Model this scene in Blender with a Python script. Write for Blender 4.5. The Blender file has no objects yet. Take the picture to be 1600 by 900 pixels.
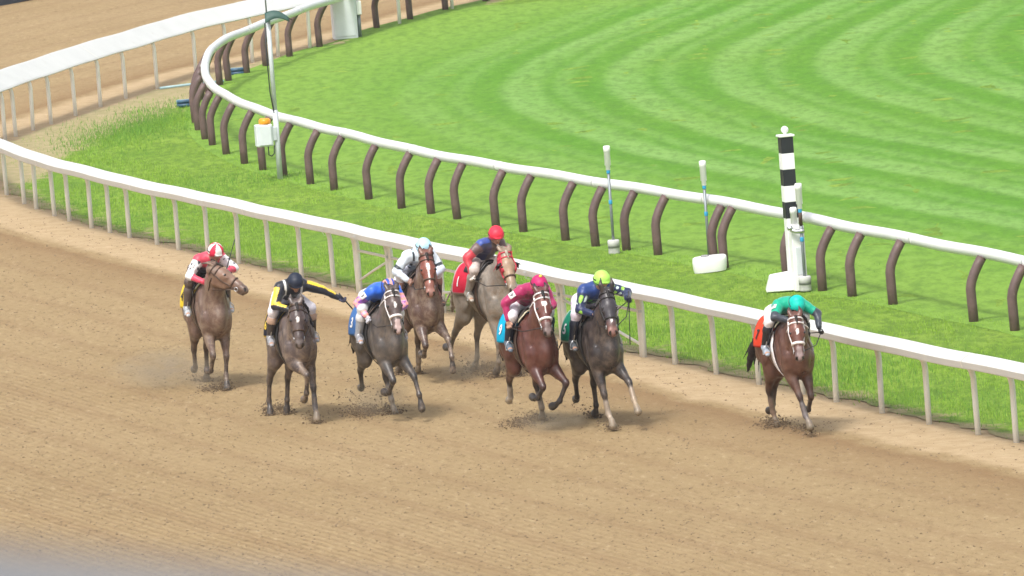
import bpy, math, random
import numpy as np
from mathutils import Vector, Matrix
from mathutils.geometry import delaunay_2d_cdt

rng = np.random.default_rng(7)
random.seed(7)
scene = bpy.context.scene
COL = scene.collection
PI = math.pi
R = math.radians

# ------------------------------------------------------------------ camera
F_PX, VH, S_REF, V_REF = 14000.0, -1450.0, 95.0, 200.0
ROLL = math.atan(0.075)
PITCH = math.atan(-VH / F_PX)
CAM_H = (V_REF - VH) * math.cos(PITCH) / S_REF
cr, sr = math.cos(ROLL), math.sin(ROLL)
cp, sp = math.cos(PITCH), math.sin(PITCH)
cam_d = bpy.data.cameras.new("camera")
cam = bpy.data.objects.new("camera", cam_d)
COL.objects.link(cam)
fw = Vector((0, cp, -sp)); R0 = Vector((1, 0, 0)); U0 = Vector((0, sp, cp))
right = R0 * cr - U0 * sr
up = R0 * sr + U0 * cr
m = Matrix((right, up, -fw)).transposed().to_4x4()
m.translation = (0, 0, CAM_H)
cam.matrix_world = m
cam_d.sensor_width = 36.0
cam_d.lens = F_PX / 1600.0 * 36.0
cam_d.clip_start = 0.5
cam_d.clip_end = 6000
cam_d.dof.use_dof = True
cam_d.dof.focus_distance = 150.0
cam_d.dof.aperture_fstop = cam_d.lens / 1000.0 / 0.028
scene.camera = cam


def proj(p):
    d = Vector(p) - Vector((0, 0, CAM_H)); z = d.dot(fw)
    return (round(800 + F_PX * d.dot(right) / z), round(450 - F_PX * d.dot(up) / z))


def ray(px, py):
    d = right * ((px - 800) / F_PX) - up * ((py - 450) / F_PX) + fw
    return d


def G(px, py, z=0.0):
    """ground point (x, y) seen at a pixel of the photograph"""
    d = ray(px, py)
    t = (z - CAM_H) / d.z
    return np.array((d.x * t, d.y * t))


# ------------------------------------------------------------------ mesh helpers
def link_mesh(name, verts, faces, mat=None, parent=None, smooth=False, colors=None):
    me = bpy.data.meshes.new(name)
    verts = np.asarray(verts, dtype=np.float32).reshape(-1, 3)
    if isinstance(faces, np.ndarray):
        nf, k = faces.shape
        me.vertices.add(len(verts))
        me.vertices.foreach_set("co", verts.ravel())
        me.loops.add(nf * k)
        me.loops.foreach_set("vertex_index", faces.astype(np.int32).ravel())
        me.polygons.add(nf)
        me.polygons.foreach_set("loop_start", np.arange(0, nf * k, k, dtype=np.int32))
        me.update(calc_edges=True)
        me.validate()
    else:
        me.from_pydata(verts.tolist(), [], faces)
        me.update()
    if smooth:
        me.polygons.foreach_set("use_smooth", np.ones(len(me.polygons), dtype=bool))
    if colors is not None:
        at = me.color_attributes.new("Col", 'FLOAT_COLOR', 'POINT')
        c = np.ones((len(verts), 4), dtype=np.float32)
        c[:, :3] = colors
        at.data.foreach_set("color", c.ravel())
    o = bpy.data.objects.new(name, me)
    COL.objects.link(o)
    if mat is not None:
        for mm in (mat if isinstance(mat, (list, tuple)) else [mat]):
            me.materials.append(mm)
    if parent is not None:
        o.parent = parent
    return o


def attr(o, name, vals):
    a = o.data.attributes.new(name, 'FLOAT', 'POINT')
    a.data.foreach_set("value", np.asarray(vals, dtype=np.float32))


def tag(o, label=None, cat=None, group=None, kind=None):
    if label: o["label"] = label
    if cat: o["category"] = cat
    if group: o["group"] = group
    if kind: o["kind"] = kind
    return o


def thing(name, label, cat, loc=(0, 0, 0), rz=0.0, group=None):
    o = bpy.data.objects.new(name, None)
    o.empty_display_size = 0.2
    COL.objects.link(o)
    o.location = loc
    o.rotation_euler = (0, 0, rz)
    return tag(o, label, cat, group)


class MB:
    """collects shapes into one mesh"""
    def __init__(s): s.v = []; s.f = []; s.mi = []

    def add(s, v, f, mi=0):
        b = len(s.v)
        s.v += [tuple(map(float, p)) for p in v]
        s.f += [tuple(int(i) + b for i in q) for q in f]
        s.mi += [mi] * len(f)

    def tube(s, pts, rad, n=8, cap=True, side=None, mi=0):
        pts = [np.asarray(p, float) for p in pts]
        if np.isscalar(rad): rad = [rad] * len(pts)
        V = []; Fc = []
        prev = None
        for i, p in enumerate(pts):
            t = pts[min(i + 1, len(pts) - 1)] - pts[max(i - 1, 0)]
            t = t / (np.linalg.norm(t) + 1e-9)
            if prev is None:
                a = np.array(side if side is not None else ((0, 0, 1) if abs(t[2]) < .9 else (1, 0, 0)), float)
            else:
                a = prev
            a = a - t * a.dot(t); a /= np.linalg.norm(a) + 1e-9
            prev = a
            b = np.cross(t, a)
            ra, rb = rad[i] if isinstance(rad[i], (tuple, list)) else (rad[i], rad[i])
            for k in range(n):
                w = 2 * PI * k / n
                V.append(p + a * ra * math.cos(w) + b * rb * math.sin(w))
        for i in range(len(pts) - 1):
            for k in range(n):
                Fc.append((i * n + k, i * n + (k + 1) % n, (i + 1) * n + (k + 1) % n, (i + 1) * n + k))
        if cap:
            Fc.append(tuple(range(n))[::-1])
            Fc.append(tuple((len(pts) - 1) * n + k for k in range(n)))
        s.add(V, Fc, mi)

    def box(s, c, size, rz=0.0, bev=0.01, taper=1.0, mi=0):
        hx, hy, hz = [q / 2 for q in size]
        V = []
        b = min(bev, hx * .9, hy * .9, hz * .9)
        ca, sa = math.cos(rz), math.sin(rz)
        def ring(z, gx, gy, cut):
            out = []
            for (qx, qy) in ((gx, gy - cut), (gx - cut, gy), (-gx + cut, gy), (-gx, gy - cut), (-gx, -gy + cut), (-gx + cut, -gy), (gx - cut, -gy), (gx, -gy + cut)):
                out.append((c[0] + qx * ca - qy * sa, c[1] + qx * sa + qy * ca, c[2] + z))
            return out
        for (z, ins) in ((-hz, b), (-hz + b, 0), (hz - b, 0), (hz, b)):
            tp = 1 + (taper - 1) * (z + hz) / (2 * hz)
            V += ring(z, hx * tp - ins, hy * tp - ins, b)
        Fc = [tuple(range(8))[::-1], tuple(24 + k for k in range(8))]
        for r in range(3):
            for k in range(8):
                Fc.append((r * 8 + k, r * 8 + (k + 1) % 8, r * 8 + 8 + (k + 1) % 8, r * 8 + 8 + k))
        s.add(V, Fc, mi)

    def lathe(s, c, prof, n=20, mi=0):
        V = []; Fc = []
        for (r, z) in prof:
            for k in range(n):
                w = 2 * PI * k / n
                V.append((c[0] + r * math.cos(w), c[1] + r * math.sin(w), c[2] + z))
        for i in range(len(prof) - 1):
            for k in range(n):
                Fc.append((i * n + k, i * n + (k + 1) % n, (i + 1) * n + (k + 1) % n, (i + 1) * n + k))
        Fc.append(tuple(range(n))[::-1]); Fc.append(tuple((len(prof) - 1) * n + k for k in range(n)))
        s.add(V, Fc, mi)

    def build(s, name, mat, parent=None, smooth=False):
        o = link_mesh(name, s.v, s.f, mat, parent, smooth)
        if any(s.mi):
            o.data.polygons.foreach_set("material_index", np.array(s.mi, dtype=np.int32))
        return o


# ------------------------------------------------------------------ materials
def newmat(name):
    mt = bpy.data.materials.new(name)
    mt.use_nodes = True
    nt = mt.node_tree
    return mt, nt, nt.nodes["Principled BSDF"]


def N(nt, typ, **kw):
    n = nt.nodes.new(typ)
    for k, v in kw.items():
        if k.startswith("i_"):
            n.inputs[int(k[2:])].default_value = v
        else:
            setattr(n, k, v)
    return n


def ramp(nt, stops, fac=None, interp='LINEAR'):
    r = nt.nodes.new("ShaderNodeValToRGB")
    r.color_ramp.interpolation = interp
    els = r.color_ramp.elements
    while len(els) < len(stops): els.new(0.5)
    for e, (p, c) in zip(els, stops):
        e.position = p
        e.color = (*c, 1) if len(c) == 3 else c
    if fac is not None: nt.links.new(fac, r.inputs[0])
    return r


def mix(nt, fac, a, b, mode='MIX'):
    n = nt.nodes.new("ShaderNodeMix")
    n.data_type = 'RGBA'; n.blend_type = mode
    for s_, idx in ((fac, 0), (a, 6), (b, 7)):
        if isinstance(s_, (int, float)): n.inputs[idx].default_value = s_
        elif isinstance(s_, tuple): n.inputs[idx].default_value = (*s_, 1)
        else: nt.links.new(s_, n.inputs[idx])
    return n.outputs[2]


def math_n(nt, op, a, b=None, c=None, clamp=False):
    n = nt.nodes.new("ShaderNodeMath"); n.operation = op; n.use_clamp = clamp
    for i, s_ in enumerate((a, b, c)):
        if s_ is None: continue
        if isinstance(s_, (int, float)): n.inputs[i].default_value = s_
        else: nt.links.new(s_, n.inputs[i])
    return n.outputs[0]


def noise(nt, scale, detail=4, rough=.55, vec=None, dist=0.0):
    n = nt.nodes.new("ShaderNodeTexNoise")
    n.inputs["Scale"].default_value = scale; n.inputs["Detail"].default_value = detail
    n.inputs["Roughness"].default_value = rough; n.inputs["Distortion"].default_value = dist
    if vec is not None: nt.links.new(vec, n.inputs["Vector"])
    return n.outputs["Fac"]


def objvec(nt, scale=(1, 1, 1)):
    tc = nt.nodes.new("ShaderNodeTexCoord")
    mp = nt.nodes.new("ShaderNodeMapping"); mp.inputs["Scale"].default_value = scale
    nt.links.new(tc.outputs["Object"], mp.inputs["Vector"])
    return mp.outputs[0]


def bump(nt, bs, h, strength=.3, dist=.02):
    b = nt.nodes.new("ShaderNodeBump"); b.inputs["Strength"].default_value = strength
    b.inputs["Distance"].default_value = dist
    nt.links.new(h, b.inputs["Height"]); nt.links.new(b.outputs[0], bs.inputs["Normal"])


def getattr_n(nt, name):
    a = nt.nodes.new("ShaderNodeAttribute"); a.attribute_name = name
    return a


def simple(name, col, rough=.6, var=.12, scale=6.0, metal=0.0, dirt=None, bmp=0.0, spec=.5):
    mt, nt, bs = newmat(name)
    v = objvec(nt)
    n1 = noise(nt, scale, 5, .6, v)
    lo = tuple(c * (1 - var) for c in col); hi = tuple(min(1, c * (1 + var)) for c in col)
    c = ramp(nt, [(.3, lo), (.7, hi)], n1).outputs[0]
    if dirt:
        n2 = noise(nt, dirt[2], 6, .7, v)
        f = ramp(nt, [(dirt[1], (0, 0, 0)), (dirt[1] + .16, (1, 1, 1))], n2).outputs[0]
        c = mix(nt, f, c, dirt[0])
    nt.links.new(c, bs.inputs["Base Color"])
    bs.inputs["Roughness"].default_value = rough
    bs.inputs["Metallic"].default_value = metal
    bs.inputs["Specular IOR Level"].default_value = spec
    if bmp: bump(nt, bs, noise(nt, scale * 5, 4, .6, v), bmp, .01)
    return mt


def vcmat(name, rough=.6, var=.18, scale=5.0, mud=None, spec=.4, sheen=0.0, bmp=.0, bscale=30):
    """base colour comes from the object's own colour attribute; mud = (colour, threshold, scale)"""
    mt, nt, bs = newmat(name)
    v = objvec(nt)
    a = getattr_n(nt, "Col").outputs["Color"]
    n1 = noise(nt, scale, 6, .62, v)
    g = ramp(nt, [(.28, (1 - var,) * 3), (.72, (1 + var,) * 3)], n1).outputs[0]
    c = mix(nt, 1.0, a, g, 'MULTIPLY')
    if mud:
        n2 = noise(nt, mud[2], 7, .72, v, .4)
        f = ramp(nt, [(mud[1], (0, 0, 0)), (mud[1] + .2, (1, 1, 1))], n2).outputs[0]
        ma = getattr_n(nt, "Mud").outputs["Fac"]
        f2 = math_n(nt, 'MULTIPLY', f, ma, clamp=True)
        c = mix(nt, f2, c, mud[0])
        n3 = noise(nt, 38, 3, .6, v)
        sp_ = ramp(nt, [(.60, (0, 0, 0)), (.68, (.7, .7, .7))], n3).outputs[0]
        c = mix(nt, math_n(nt, 'MULTIPLY', sp_, ma, clamp=True), c, mud[0])
        rr = ramp(nt, [(.3, (rough * .8,) * 3), (.7, (min(1, rough * 1.5),) * 3)], noise(nt, 11, 5, .7, v)).outputs[0]
        nt.links.new(rr, bs.inputs['Roughness'])
    nt.links.new(c, bs.inputs["Base Color"])
    bs.inputs["Roughness"].default_value = rough
    bs.inputs["Specular IOR Level"].default_value = spec
    if sheen:
        bs.inputs["Sheen Weight"].default_value = sheen
    if bmp: bump(nt, bs, noise(nt, bscale, 4, .6, v), bmp, .01)
    return mt


M = {}
M['white_vinyl'] = simple('white_vinyl', (.60, .605, .58), .45, .05, 1.5, dirt=((.46, .42, .35), .62, 3.5))
M['white_paint'] = simple('white_paint', (.80, .80, .79), .45, .05, 3, dirt=((.55, .50, .42), .64, 5))
M['cream_post'] = simple('cream_post', (.74, .725, .66), .45, .05, 3, dirt=((.46, .37, .26), .64, 5))
M['brown_post'] = simple('brown_post', (.115, .072, .066), .55, .22, 4, dirt=((.20, .15, .12), .62, 9))
M['turf_rail'] = simple('turf_rail', (.70, .705, .71), .35, .04, 2, dirt=((.60, .60, .58), .64, 8))
M['black'] = simple('black_paint', (.012, .014, .018), .45, .2, 4)
M['grey_metal'] = simple('grey_metal', (.22, .25, .26), .45, .1, 8, .5)
M['galv'] = simple('galvanised_steel', (.56, .60, .62), .5, .1, 10, .2)
M['grey_box'] = simple('grey_box', (.62, .66, .68), .5, .05, 4)
M['concrete'] = simple('concrete', (.50, .50, .48), .85, .14, 9, bmp=.3)
M['concrete_dark'] = simple('concrete_dark', (.26, .26, .26), .85, .14, 9, bmp=.3)
M['blue_tape'] = simple('blue_tape', (.03, .30, .55), .5, .06, 5)
M['orange'] = simple('orange_lens', (.80, .30, .01), .3, .05, 5)
M['green_dark'] = simple('dark_green_cover', (.035, .085, .07), .6, .2, 6)
M['pipe_blue'] = simple('blue_pipe', (.03, .085, .15), .45, .25, 8)
M['pipe_light'] = simple('light_pipe', (.30, .45, .48), .45, .15, 8)
M['leather'] = simple('brown_leather', (.07, .04, .025), .5, .2, 10)
M['leather_black'] = simple('black_leather', (.018, .016, .016), .45, .2, 10)
M['white_strap'] = simple('white_strap', (.78, .74, .74), .7, .06, 20)
M['red_strap'] = simple('red_strap', (.55, .03, .06), .7, .1, 20)
M['fleece'] = simple('white_fleece', (.80, .74, .72), .9, .1, 40, bmp=.5)
M['steel'] = simple('steel', (.55, .56, .58), .3, .1, 10, .9)
M['eye'] = simple('eye', (.008, .006, .005), .12, .1, 10, spec=.8)
M['whip'] = simple('whip', (.02, .02, .022), .45, .1, 10)
M['saddle'] = simple('saddle', (.03, .022, .018), .45, .2, 10)
M['pad'] = simple('saddle_pad', (.62, .58, .40), .85, .08, 14)
M['hedge_dark'] = simple('dark_barrier', (.035, .045, .06), .7, .25, 3)
M['rail_grey'] = simple('blue_grey_handrail', (.125, .13, .14), .5, .06, 6)
M['fresh_dirt'] = simple('fresh_dirt', (.165, .115, .068), .95, .3, 12)
M['clod'] = simple('clod', (.25, .18, .105), .95, .3, 12)
# ------------------------------------------------------------------ rail lines
def smooth_curve(px_pts, step=0.5, sig=3.0, ext0=0.0, ext1=0.0):
    P = np.array([G(*p) for p in px_pts])
    if ext0: d = P[0] - P[1]; P = np.vstack([P[0] + d / np.linalg.norm(d) * ext0, P])
    if ext1: d = P[-1] - P[-3]; P = np.vstack([P, P[-1] + d / np.linalg.norm(d) * ext1])
    L = np.concatenate([[0], np.cumsum(np.linalg.norm(np.diff(P, axis=0), axis=1))])
    s = np.arange(0, L[-1], step)
    Q = np.stack([np.interp(s, L, P[:, k]) for k in (0, 1)], 1)
    n = max(1, int(sig * 3 / step))
    ker = np.exp(-.5 * (np.arange(-n, n + 1) * step / sig) ** 2); ker /= ker.sum()
    out = []
    for k in (0, 1):
        q = np.concatenate([2 * Q[0, k] - Q[n:0:-1, k], Q[:, k], 2 * Q[-1, k] - Q[-2:-n - 2:-1, k]])
        out.append(np.convolve(q, ker, 'valid'))
    return np.stack(out, 1)


def frames(C):
    t = np.gradient(C, axis=0)
    t /= np.linalg.norm(t, axis=1)[:, None]
    return t, np.stack([-t[:, 1], t[:, 0]], 1)      # tangent, left normal


def nearest(C, p):
    return int(np.argmin(((C - p) ** 2).sum(1)))


def sdist(C, P, chunk=4000):
    """signed distance of points to a polyline, positive on the left of its direction"""
    A = C[:-1]; B = C[1:]; D = B - A; DD = (D ** 2).sum(1)
    out = np.empty(len(P))
    for i in range(0, len(P), chunk):
        p = P[i:i + chunk]
        rel = p[:, None, :] - A[None]
        t = np.clip((rel * D).sum(2) / DD, 0, 1)
        q = rel - t[..., None] * D
        d2 = (q ** 2).sum(2)
        j = d2.argmin(1); ii = np.arange(len(p))
        cr_ = D[j, 0] * rel[ii, j, 1] - D[j, 1] * rel[ii, j, 0]
        out[i:i + chunk] = np.sqrt(d2[ii, j]) * np.sign(cr_)
    return out


near_white = [(1670, 709), (1593.4, 692.4), (1521.4, 677), (1449.5, 661), (1381.7, 645), (1315, 629.5), (1247, 614), (1180, 599), (1119, 585),
              (1059, 570), (1014, 560), (1002.5, 557.5), (880, 531), (760, 503), (660, 480), (565, 457), (558, 455.5), (516, 446), (468, 434.5),
              (419, 423), (371, 412), (324, 401), (282.5, 392), (242.5, 382), (205, 372.5), (173.6, 365), (138.3, 356), (109.4, 346.4), (81.4, 336),
              (55.6, 327), (32.8, 317), (11.7, 305.6)]
tip_white = [(-10, 294), (-28, 278), (-36, 262), (-36, 246), (-26, 232)]
far_white = [(-3, 220), (24, 213), (51, 203), (80, 192.5), (114, 181), (155, 167), (200, 153), (249, 138), (302, 119), (352, 107), (395, 98), (440, 88), (488, 77), (555, 57),
             (628, 38.5), (702, 18)]
WC = smooth_curve(near_white + tip_white + far_white, .5, 2.2, 40, 110)
WT, WN = frames(WC)         # direction: near right -> tip -> far right ; left normal points to the track (outside)
near_turf = [(1650, 534.5), (1584, 519.3), (1518, 504), (1460, 491), (1396, 477.4), (1331.5, 466), (1279.5, 454.5), (1229.7, 441), (1120, 417), (1035, 401), (981, 393), (929, 386),
             (876, 376), (822, 365.5), (770, 356), (720, 345), (668, 335.5), (621, 325.5), (573, 312.5), (525, 299), (484, 288), (445, 276.5), (408, 265), (376.7, 254.3), (351, 243),
             (331.7, 231), (317, 221)]
tip_turf = [(306, 206), (303, 190), (305, 174), (312, 158), (323, 144)]
far_turf = [(338, 134), (357, 128), (385, 117), (417, 104), (453, 90), (496, 75), (539, 61), (587, 45.5), (640, 32), (697, 18), (757, 2)]
TC = smooth_curve(near_turf + tip_turf + far_turf, .5, 2.0, 60, 130)
TT, TN = frames(TC)         # left normal points away from the turf (outside); turf is to the right

# sanity of the side conventions
_c = G(1100, 100)
assert sdist(TC, _c[None])[0] < 0, "turf side"
assert sdist(WC, G(800, 800)[None])[0] > 0, "track side"


def height_noise(P, s=1.0, amp=.03, seed=0):
    x, y = P[:, 0] * s, P[:, 1] * s
    return amp * (np.sin(.31 * x + .11 * y + seed) * np.cos(.17 * y - .23 * x + 2 * seed) + .5 * np.sin(.9 * x + 1.3 + seed) * np.cos(.55 * y + seed))


# ------------------------------------------------------------------ ground materials
def mat_dirt():
    mt, nt, bs = newmat('track_dirt')
    v = objvec(nt)
    d = getattr_n(nt, "dW").outputs["Fac"]
    base = ramp(nt, [(.30, (.336, .240, .122)), (.5, (.358, .258, .134)), (.72, (.382, .278, .148))], noise(nt, .22, 5, .6, v, .3)).outputs[0]
    # harrow furrows running along the track
    wob = math_n(nt, 'MULTIPLY', noise(nt, .35, 2, .5, v), .14)
    fr = math_n(nt, 'ADD', d, wob)
    w1 = math_n(nt, 'SINE', math_n(nt, 'MULTIPLY', fr, 2 * PI / .17))
    w1 = math_n(nt, 'MULTIPLY_ADD', w1, .5, .5)
    w2 = math_n(nt, 'MULTIPLY_ADD', math_n(nt, 'SINE', math_n(nt, 'MULTIPLY', fr, 2 * PI / 1.55)), .5, .5)
    fmask = ramp(nt, [(.38, (0, 0, 0)), (.62, (1, 1, 1))], noise(nt, .12, 3, .6, v)).outputs[0]
    far_out = ramp(nt, [(.0, (0, 0, 0)), (1.0, (1, 1, 1))], math_n(nt, 'MULTIPLY_ADD', d, 1 / 9.0, -.45, clamp=True)).outputs[0]
    fm = math_n(nt, 'MULTIPLY', math_n(nt, 'MULTIPLY_ADD', fmask, .5, .5), math_n(nt, 'MULTIPLY_ADD', far_out, .8, .2))
    c = mix(nt, math_n(nt, 'MULTIPLY', math_n(nt, 'MULTIPLY', math_n(nt, 'POWER', w1, 2.0), fm), .36), base, (.235, .145, .075))
    c = mix(nt, math_n(nt, 'MULTIPLY', math_n(nt, 'POWER', w2, 6.0), .28), c, (.25, .155, .08))
    # fine crumbs
    n_f = noise(nt, 7.0, 6, .75, objvec(nt, (1, .28, 1)))
    c = mix(nt, ramp(nt, [(.53, (0, 0, 0)), (.68, (.62, .62, .62))], n_f).outputs[0], c, (.185, .125, .063))
    c = mix(nt, ramp(nt, [(.30, (.55, .55, .55)), (.44, (0, 0, 0))], n_f).outputs[0], c, (.53, .41, .25))
    n_m = noise(nt, 1.8, 6, .75, objvec(nt, (1, .35, 1)))
    c = mix(nt, ramp(nt, [(.50, (0, 0, 0)), (.78, (.26, .26, .26))], n_m).outputs[0], c, (.23, .145, .075))
    # pale compacted sand beside the rail
    e = math_n(nt, 'ADD', d, math_n(nt, 'MULTIPLY_ADD', noise(nt, .8, 4, .6, v), .9, -.45))
    strip = ramp(nt, [(.0, (1, 1, 1)), (.38, (.95, .95, .95)), (.46, (0, 0, 0))], math_n(nt, 'MULTIPLY', e, .30, clamp=True)).outputs[0]
    sand = ramp(nt, [(.3, (.43, .31, .175)), (.7, (.57, .435, .275))], noise(nt, 2.5, 6, .7, v)).outputs[0]
    c = mix(nt, math_n(nt, 'MULTIPLY', strip, .9), c, sand)
    wet = ramp(nt, [(.0, (0, 0, 0)), (.40, (0, 0, 0)), (.46, (.60, .60, .60)), (.62, (.30, .30, .30)), (.95, (0, 0, 0))], math_n(nt, 'MULTIPLY', e, .25, clamp=True)).outputs[0]
    c = mix(nt, wet, c, (.24, .145, .07))
    nt.links.new(c, bs.inputs["Base Color"])
    bs.inputs["Roughness"].default_value = .95
    bs.inputs["Specular IOR Level"].default_value = .15
    h = math_n(nt, 'ADD', math_n(nt, 'MULTIPLY', noise(nt, 5.0, 8, .75, v), 1.6), math_n(nt, 'MULTIPLY', math_n(nt, 'MULTIPLY', w1, fm), .3))
    bump(nt, bs, h, .9, .05)
    return mt


def mat_infield():
    mt, nt, bs = newmat('infield_grass')
    v = objvec(nt)
    g1 = ramp(nt, [(.28, (.158, .285, .022)), (.5, (.225, .368, .038)), (.72, (.298, .435, .058))], noise(nt, .30, 5, .62, v, .5)).outputs[0]
    n2 = noise(nt, 4.5, 6, .75, objvec(nt, (1, .35, 1)))
    c = mix(nt, ramp(nt, [(.42, (.6, .6, .6)), (.56, (0, 0, 0))], n2).outputs[0], g1, (.085, .180, .025))
    c = mix(nt, ramp(nt, [(.55, (0, 0, 0)), (.72, (.6, .6, .6))], n2).outputs[0], c, (.29, .42, .10))
    tus = ramp(nt, [(.52, (0, 0, 0)), (.66, (.55, .55, .55))], noise(nt, .42, 5, .65, objvec(nt, (1.2, .35, 1)), .8)).outputs[0]
    c = mix(nt, tus, c, (.135, .275, .030))
    # sun-bleached worn part near the turf rail and at the edge
    dw = getattr_n(nt, "dW").outputs["Fac"]
    dry = getattr_n(nt, "dry").outputs["Fac"]
    nn = noise(nt, 1.1, 6, .7, v, .5)
    f = math_n(nt, 'ADD', dry, math_n(nt, 'MULTIPLY_ADD', nn, 1.3, -.65))
    f = ramp(nt, [(.36, (0, 0, 0)), (.60, (1, 1, 1))], f).outputs[0]
    sand = ramp(nt, [(.3, (.32, .30, .13)), (.55, (.46, .38, .21)), (.75, (.56, .45, .28))], noise(nt, 3.0, 6, .72, v)).outputs[0]
    c = mix(nt, f, c, sand)
    nt.links.new(c, bs.inputs["Base Color"])
    bs.inputs["Roughness"].default_value = .8
    bs.inputs["Specular IOR Level"].default_value = .15
    bump(nt, bs, noise(nt, 7.0, 8, .8, v), 1.0, .08)
    return mt


def mat_turf():
    mt, nt, bs = newmat('turf_grass')
    v = objvec(nt)
    d = getattr_n(nt, "dT").outputs["Fac"]
    wob = math_n(nt, 'MULTIPLY_ADD', noise(nt, .05, 2, .5, v), .5, -.25)
    fr = math_n(nt, 'ADD', d, wob)
    st = math_n(nt, 'MULTIPLY_ADD', math_n(nt, 'SINE', math_n(nt, 'MULTIPLY', fr, 2 * PI / 2.5)), .5, .5)
    st2 = math_n(nt, 'MULTIPLY_ADD', math_n(nt, 'SINE', math_n(nt, 'MULTIPLY', fr, 2 * PI / 1.25)), .5, .5)
    stm = ramp(nt, [(.50, (0, 0, 0)), (.90, (1, 1, 1))], st).outputs[0]
    amt = getattr_n(nt, "stripe").outputs["Fac"]
    patch = ramp(nt, [(.34, (.30, .30, .30)), (.64, (.85, .85, .85))], noise(nt, .09, 3, .6, v)).outputs[0]
    k = math_n(nt, 'MULTIPLY', math_n(nt, 'MULTIPLY', stm, amt), patch)
    c = mix(nt, k, (.096, .258, .016), (.215, .385, .095))
    c = mix(nt, math_n(nt, 'MULTIPLY', math_n(nt, 'MULTIPLY', math_n(nt, 'POWER', st2, 2.0), amt), .40), c, (.225, .395, .105))
    big = ramp(nt, [(.42, (0, 0, 0)), (.75, (.8, .8, .8))], noise(nt, .10, 4, .5, v, .3)).outputs[0]
    c = mix(nt, math_n(nt, 'MULTIPLY', big, .40), c, (.185, .320, .042))
    rim = math_n(nt, 'SUBTRACT', 1.0, amt)
    c = mix(nt, math_n(nt, 'MULTIPLY', rim, .92), c, (.200, .340, .046))
    n2 = noise(nt, 3.6, 7, .78, objvec(nt, (1, .35, 1)))
    c = mix(nt, ramp(nt, [(.40, (.5, .5, .5)), (.54, (0, 0, 0))], n2).outputs[0], c, (.07, .16, .022))
    c = mix(nt, ramp(nt, [(.56, (0, 0, 0)), (.72, (.45, .45, .45))], n2).outputs[0], c, (.26, .37, .13))
    nt.links.new(c, bs.inputs["Base Color"])
    bs.inputs["Roughness"].default_value = .8
    bs.inputs["Specular IOR Level"].default_value = .15
    bump(nt, bs, noise(nt, 9.0, 8, .8, v), .7, .05)
    return mt


M['dirt'] = mat_dirt(); M['infield'] = mat_infield(); M['turf'] = mat_turf()


def cdt_region(name, poly, step, mat, z, hfun):
    poly = np.asarray(poly)
    mn, mx = poly.min(0), poly.max(0)
    xs = np.arange(mn[0], mx[0], step); ys = np.arange(mn[1], mx[1], step)
    gx, gy = np.meshgrid(xs, ys)
    pts = np.stack([gx.ravel(), gy.ravel()], 1) + rng.uniform(-.1, .1, (gx.size, 2)) * step
    inside = np.zeros(len(pts), bool)
    j = len(poly) - 1
    for i in range(len(poly)):
        xi, yi = poly[i]; xj, yj = poly[j]
        cnd = ((yi > pts[:, 1]) != (yj > pts[:, 1]))
        xint = (xj - xi) * (pts[:, 1] - yi) / (yj - yi + 1e-12) + xi
        inside ^= cnd & (pts[:, 0] < xint)
        j = i
    pts = pts[inside]
    allp = np.vstack([poly, pts])
    n = len(poly)
    V, E, Fc, *_ = delaunay_2d_cdt([Vector(p) for p in allp], [(i, (i + 1) % n) for i in range(n)], [], 1, 1e-5)
    V = np.array([(v.x, v.y) for v in V])
    zz = z + hfun(V)
    o = link_mesh(name, np.column_stack([V, zz]), [tuple(f) for f in Fc], mat, smooth=True)
    if o.data.polygons[0].normal.z < 0:
        o.data.flip_normals()
    return o, V


# big base ground out to the horizon
gm = simple('ground_soil', (.30, .22, .13), .95, .2, .05)
o = link_mesh('ground', [(-3000, -200, -.16), (3000, -200, -.16), (3000, 5800, -.16), (-3000, 5800, -.16)], [(0, 1, 2, 3)], gm)
tag(o, kind='structure')

# the dirt track: one sheet under everything visible
def track_h(P):
    return height_noise(P, 1.0, .02, 1)
xs = np.concatenate([np.arange(-45, 45.1, .75)]); ys = np.arange(100, 330, .75)
gx, gy = np.meshgrid(xs, ys); P2 = np.stack([gx.ravel(), gy.ravel()], 1)
dW = sdist(WC, P2)
# the cushion is slightly banked up towards the rail and drops under the infield
zz = track_h(P2) + np.where(dW < 0, np.maximum(dW, -3) * .03, 0)
nx, ny = len(xs), len(ys)
idx = np.arange(nx * ny).reshape(ny, nx)
Fq = np.stack([idx[:-1, :-1].ravel(), idx[:-1, 1:].ravel(), idx[1:, 1:].ravel(), idx[1:, :-1].ravel()], 1)
o = link_mesh('dirt_track', np.column_stack([P2, zz]), Fq, M['dirt'], smooth=True)
attr(o, "dW", dW); tag(o, kind='structure')

# infield grass inside the white rail
edge = WC - WN * (.10 + .25 * np.abs(np.sin(np.arange(len(WC)) * .37) * np.sin(np.arange(len(WC)) * 1.13)))[:, None]
edge += rng.normal(0, .05, edge.shape)
def infield_h(P):
    d = -sdist(WC, P)
    return track_h(P) + np.maximum(-d, -3) * .03 * (d > 0) + .012 + (.09 + height_noise(P, 1.3, .05, 3) - track_h(P)) * np.clip((d - .2) / 3, 0, 1)
infield, IV = cdt_region('infield_grass', edge, 1.0, M['infield'], .0, infield_h)
dWi = -sdist(WC, IV)
dTi = sdist(TC, IV)
dry = .78 * np.exp(-np.maximum(dWi, 0) / .85)
c_dry = [(G(8, 262), 1.4, 5.5), (G(50, 226), 1.6, 4.6), (G(105, 201), 1.7, 4.4), (G(165, 178), 1.7, 4.4), (G(220, 157), 1.7, 4.4), (G(280, 140), 1.6, 5.5), (G(350, 112), 1.4, 5.0)]
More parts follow.
